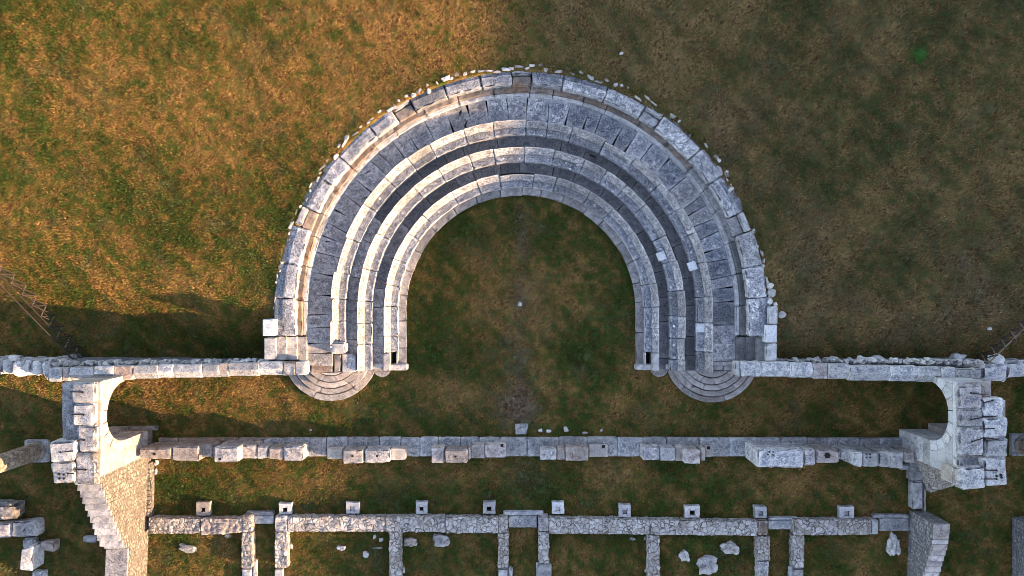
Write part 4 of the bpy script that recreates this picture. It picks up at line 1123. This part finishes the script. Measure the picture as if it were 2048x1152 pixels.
# ------------------------------------------------------------------ tumbled blocks, lower left
def tblock(q, zt, zb, lab, mat=PALE, **k):
    o = stone('fallen_block', q, zt, zb, mat, None, bev=k.get('bev', .08), amp=k.get('amp', .04), step=.14, freq=1.7)
    return setp(o, lab, 'stone block')
tblock([(-30, 1007), (30, 1007), (33, 1041), (-30, 1043)], .85, 0, 'rounded dark block uppermost in the pile at the lower left edge', PALE, bev=.2)
tblock([(-40, 1048), (21, 1046), (21, 1076), (-40, 1076)], .5, 0, 'plain flat block in the row at the left edge of the photo', PALE)
tblock([(23, 1043), (75, 1041), (75, 1074), (23, 1075)], .55, 0, 'long mottled block with a small round hole near the lower left edge', PALE)
o = COL.objects[-1]; hole(o, 48.6, 1060, .55, .04)
tblock([(43, 1078), (68, 1077), (70, 1093), (44, 1097)], .42, 0, 'small pale stone wedged below the holed block', COPE, bev=.1)
tblock([(79, 1086), (110, 1082), (109, 1104), (79, 1102)], .5, 0, 'short block jutting east at the right end of the lower left pile', SANDY)
tblock([(42, 1098), (66, 1091), (66, 1143), (37, 1141)], .85, 0, 'big leaning block lowest in the lower left pile, its east side sunlit', COPE)
o = stone('wall_footing', (64, 1143, 89, 1200), .3, 0, RIM, None, bev=.04); setp(o, 'narrow footing running off the bottom edge below the leaning block', 'footing')
o = stone('trough', (165, 1073, 194, 1086), .3, 0, RIM, None, bev=.07, amp=.02); setp(o, 'long grey trough-like stone alone on the grass left of the tawny wall', 'stone block')

# ------------------------------------------------------------------ loose stones in and near the rooms
LOOSE = [(375, 1098, 19, 8, .16, 'flat triangular rough stone in the grass of the farthest left room'), (312, 926, 5, 5, .15, 'small stone at the foot of the stage wall beside the tawny wall'),
 (310, 943, 4, 7, .12, 'small upright pebble beside the tawny wall north of the left room'), (455, 1072, 7, 5, .12, 'small stone tucked under the low wall in the farthest left room'),
 (580, 1093, 5, 6, .12, 'small stone against the cross wall in the second room'), (682, 1096, 9, 5, .15, 'oval white stone mid-way across the second room'), (731, 1109, 7, 6, .15, 'rounded white stone in the lower right of the second room'),
 (749, 1074, 3, 5, .1, 'tiny white chip under the wall in the second room'), (762, 1080, 5, 4, .1, 'small white chip beside the tiny chip in the second room'), (754, 1096, 10, 1.6, .06, 'thin white sliver on the grass in the second room'),
 (821, 1085, 14, 10, .2, 'rough pitted white stone by the wall of the third room'), (881, 1083, 17, 12, .3, 'large sunlit broken stone in the middle of the third room'), (806, 1140, 4, 8, .1, 'small stone leaning on the cross wall low in the third room'),
 (1265, 1078, 6, 3.5, .1, 'small pale chip under the low wall in the fourth room'), (1291, 1077, 4, 4, .1, 'tiny chip in the corner of the fourth room'), (1293, 1142, 4, 4, .1, 'tiny chip low against the cross wall in the fourth room'),
 (1369, 1113, 11, 11, .3, 'upright white stone left of the big pale boulder'), (1419, 1134, 20, 16, .5, 'big pale cracked boulder at the bottom of the fifth room'), (1461, 1098, 19, 11, .3, 'pointed wedge-shaped stone in the fifth room'),
 (1789, 1093, 12, 19, .45, 'tall rough bluish stone standing by the lower right masonry wall'),
 (1081, 861, 4, 4, .1, 'small chip nearest the flat slab before the stage'), (1098, 863, 5, 4, .1, 'small pebble second from the flat slab before the stage'), (1132, 859, 5, 7, .12, 'largest white chip before the stage, right of the flat slab'),
 (1170, 866, 6, 3, .08, 'flat white chip before the stage wall right of the centre'), (1203, 861, 3, 3, .06, 'last tiny chip at right in the row before the stage'), (1040, 608, 4, 5, .08, 'cluster-like white stone in the middle of the orchestra grass'),
 (621, 860, 3, 2, .06, 'tiny white chip alone before the left part of the stage'), (1980, 657, 6, 4, .1, 'white chip on the lawn near the right lattice fence')]
for (px, py, rx, ry, h, lab) in LOOSE:
    x, y, _ = W(px, py, 0); zt = float(terrain(np.array([x*.97]), np.array([y*.97]))[0])
    o = boulder('loose_stone', px, py, zt-.05, rx, ry, h+.05, rj.choice([WHITE, PALE, SANDY]), None, rot=rj.uniform(-12, 12), rough=.5, n=3 if rx > 7 else 2)
    setp(o, lab, 'stone')

# ------------------------------------------------------------------ lattice fences on the banks
def fence(p0, p1, n_, lab, hgt, r_=.024):
    zt = lambda x, y: float(terrain(np.array([x]), np.array([y]))[0])
    a_ = Vector(W(*p0, 1.2)); b_ = Vector(W(*p1, 1.9))
    t1 = thing('lattice_fence', lab, 'fence', ((a_.x+b_.x)/2, (a_.y+b_.y)/2, zt((a_.x+b_.x)/2, (a_.y+b_.y)/2)), 'lattice fences on the banks')
    pts = []
    for i in range(n_+1):
        p = a_.lerp(b_, i/n_); p.z = zt(p.x, p.y); pts.append(p)
    up = Vector((0, 0, hgt))
    for p in pts: bar(p-Vector((0, 0, .1)), p+up, r_*1.15, 'post', WOODD, t1)
    for p, q in zip(pts, pts[1:]):
        o1 = Vector((.02, .02, 0))
        bar(p+up*.08+o1, q+up*.96+o1, r_, 'brace', WOODD, t1); bar(p+up*.96-o1, q+up*.08-o1, r_, 'brace', WOOD, t1)
    bar(pts[0]+up, pts[-1]+up, r_*1.3, 'top_rail', WOODD if n_ > 11 else WOOD, t1); bar(pts[0]+up*.5, pts[-1]+up*.5, r_, 'middle_rail', WOODD, t1)
    bar(pts[0]+up*.06, pts[-1]+up*.06, r_, 'bottom_rail', WOODD, t1)
fence((143, 718), (-90, 440), 13, 'dark crossed-bar fence descending the left lawn to the wall', 1.15)
fence((1946, 722), (2120, 548), 11, 'crossed-bar fence descending the right lawn to the wall', 1.15)

# ------------------------------------------------------------------ one bright weed on the lawn
r_ = random.Random(9); V = []; F = []
x0, y0, _ = W(1838, 110, 2.2); z0 = float(terrain(np.array([x0]), np.array([y0]))[0])
for i in range(420):
    a_ = r_.uniform(0, 2*math.pi); d = abs(r_.gauss(0, .2)); bx, by = x0+d*math.cos(a_), y0+d*math.sin(a_)
    h = r_.uniform(.04, .16)*(1.3-d*2); az = r_.uniform(0, 6.28); l = r_.uniform(.05, .1); k = len(V)
    V += [(bx, by, z0+max(.03, h)), (bx+l*math.cos(az)-.02*math.sin(az), by+l*math.sin(az)+.02*math.cos(az), z0+max(.04, h)+.02), (bx+1.6*l*math.cos(az), by+1.6*l*math.sin(az), z0+max(.03, h)-.01), (bx+l*math.cos(az)+.02*math.sin(az), by+l*math.sin(az)-.02*math.cos(az), z0+max(.04, h)+.02)]
    F.append((k, k+1, k+2, k+3))
m, t, b = node_mat('weed_leaf'); b.inputs['Base Color'].default_value = (.045, .12, .022, 1)
setp(mk('weed_plant', V, F, m, None, sharp=None, recalc=False), 'single bright green leafy weed on the dull lawn at the upper right', 'plant')
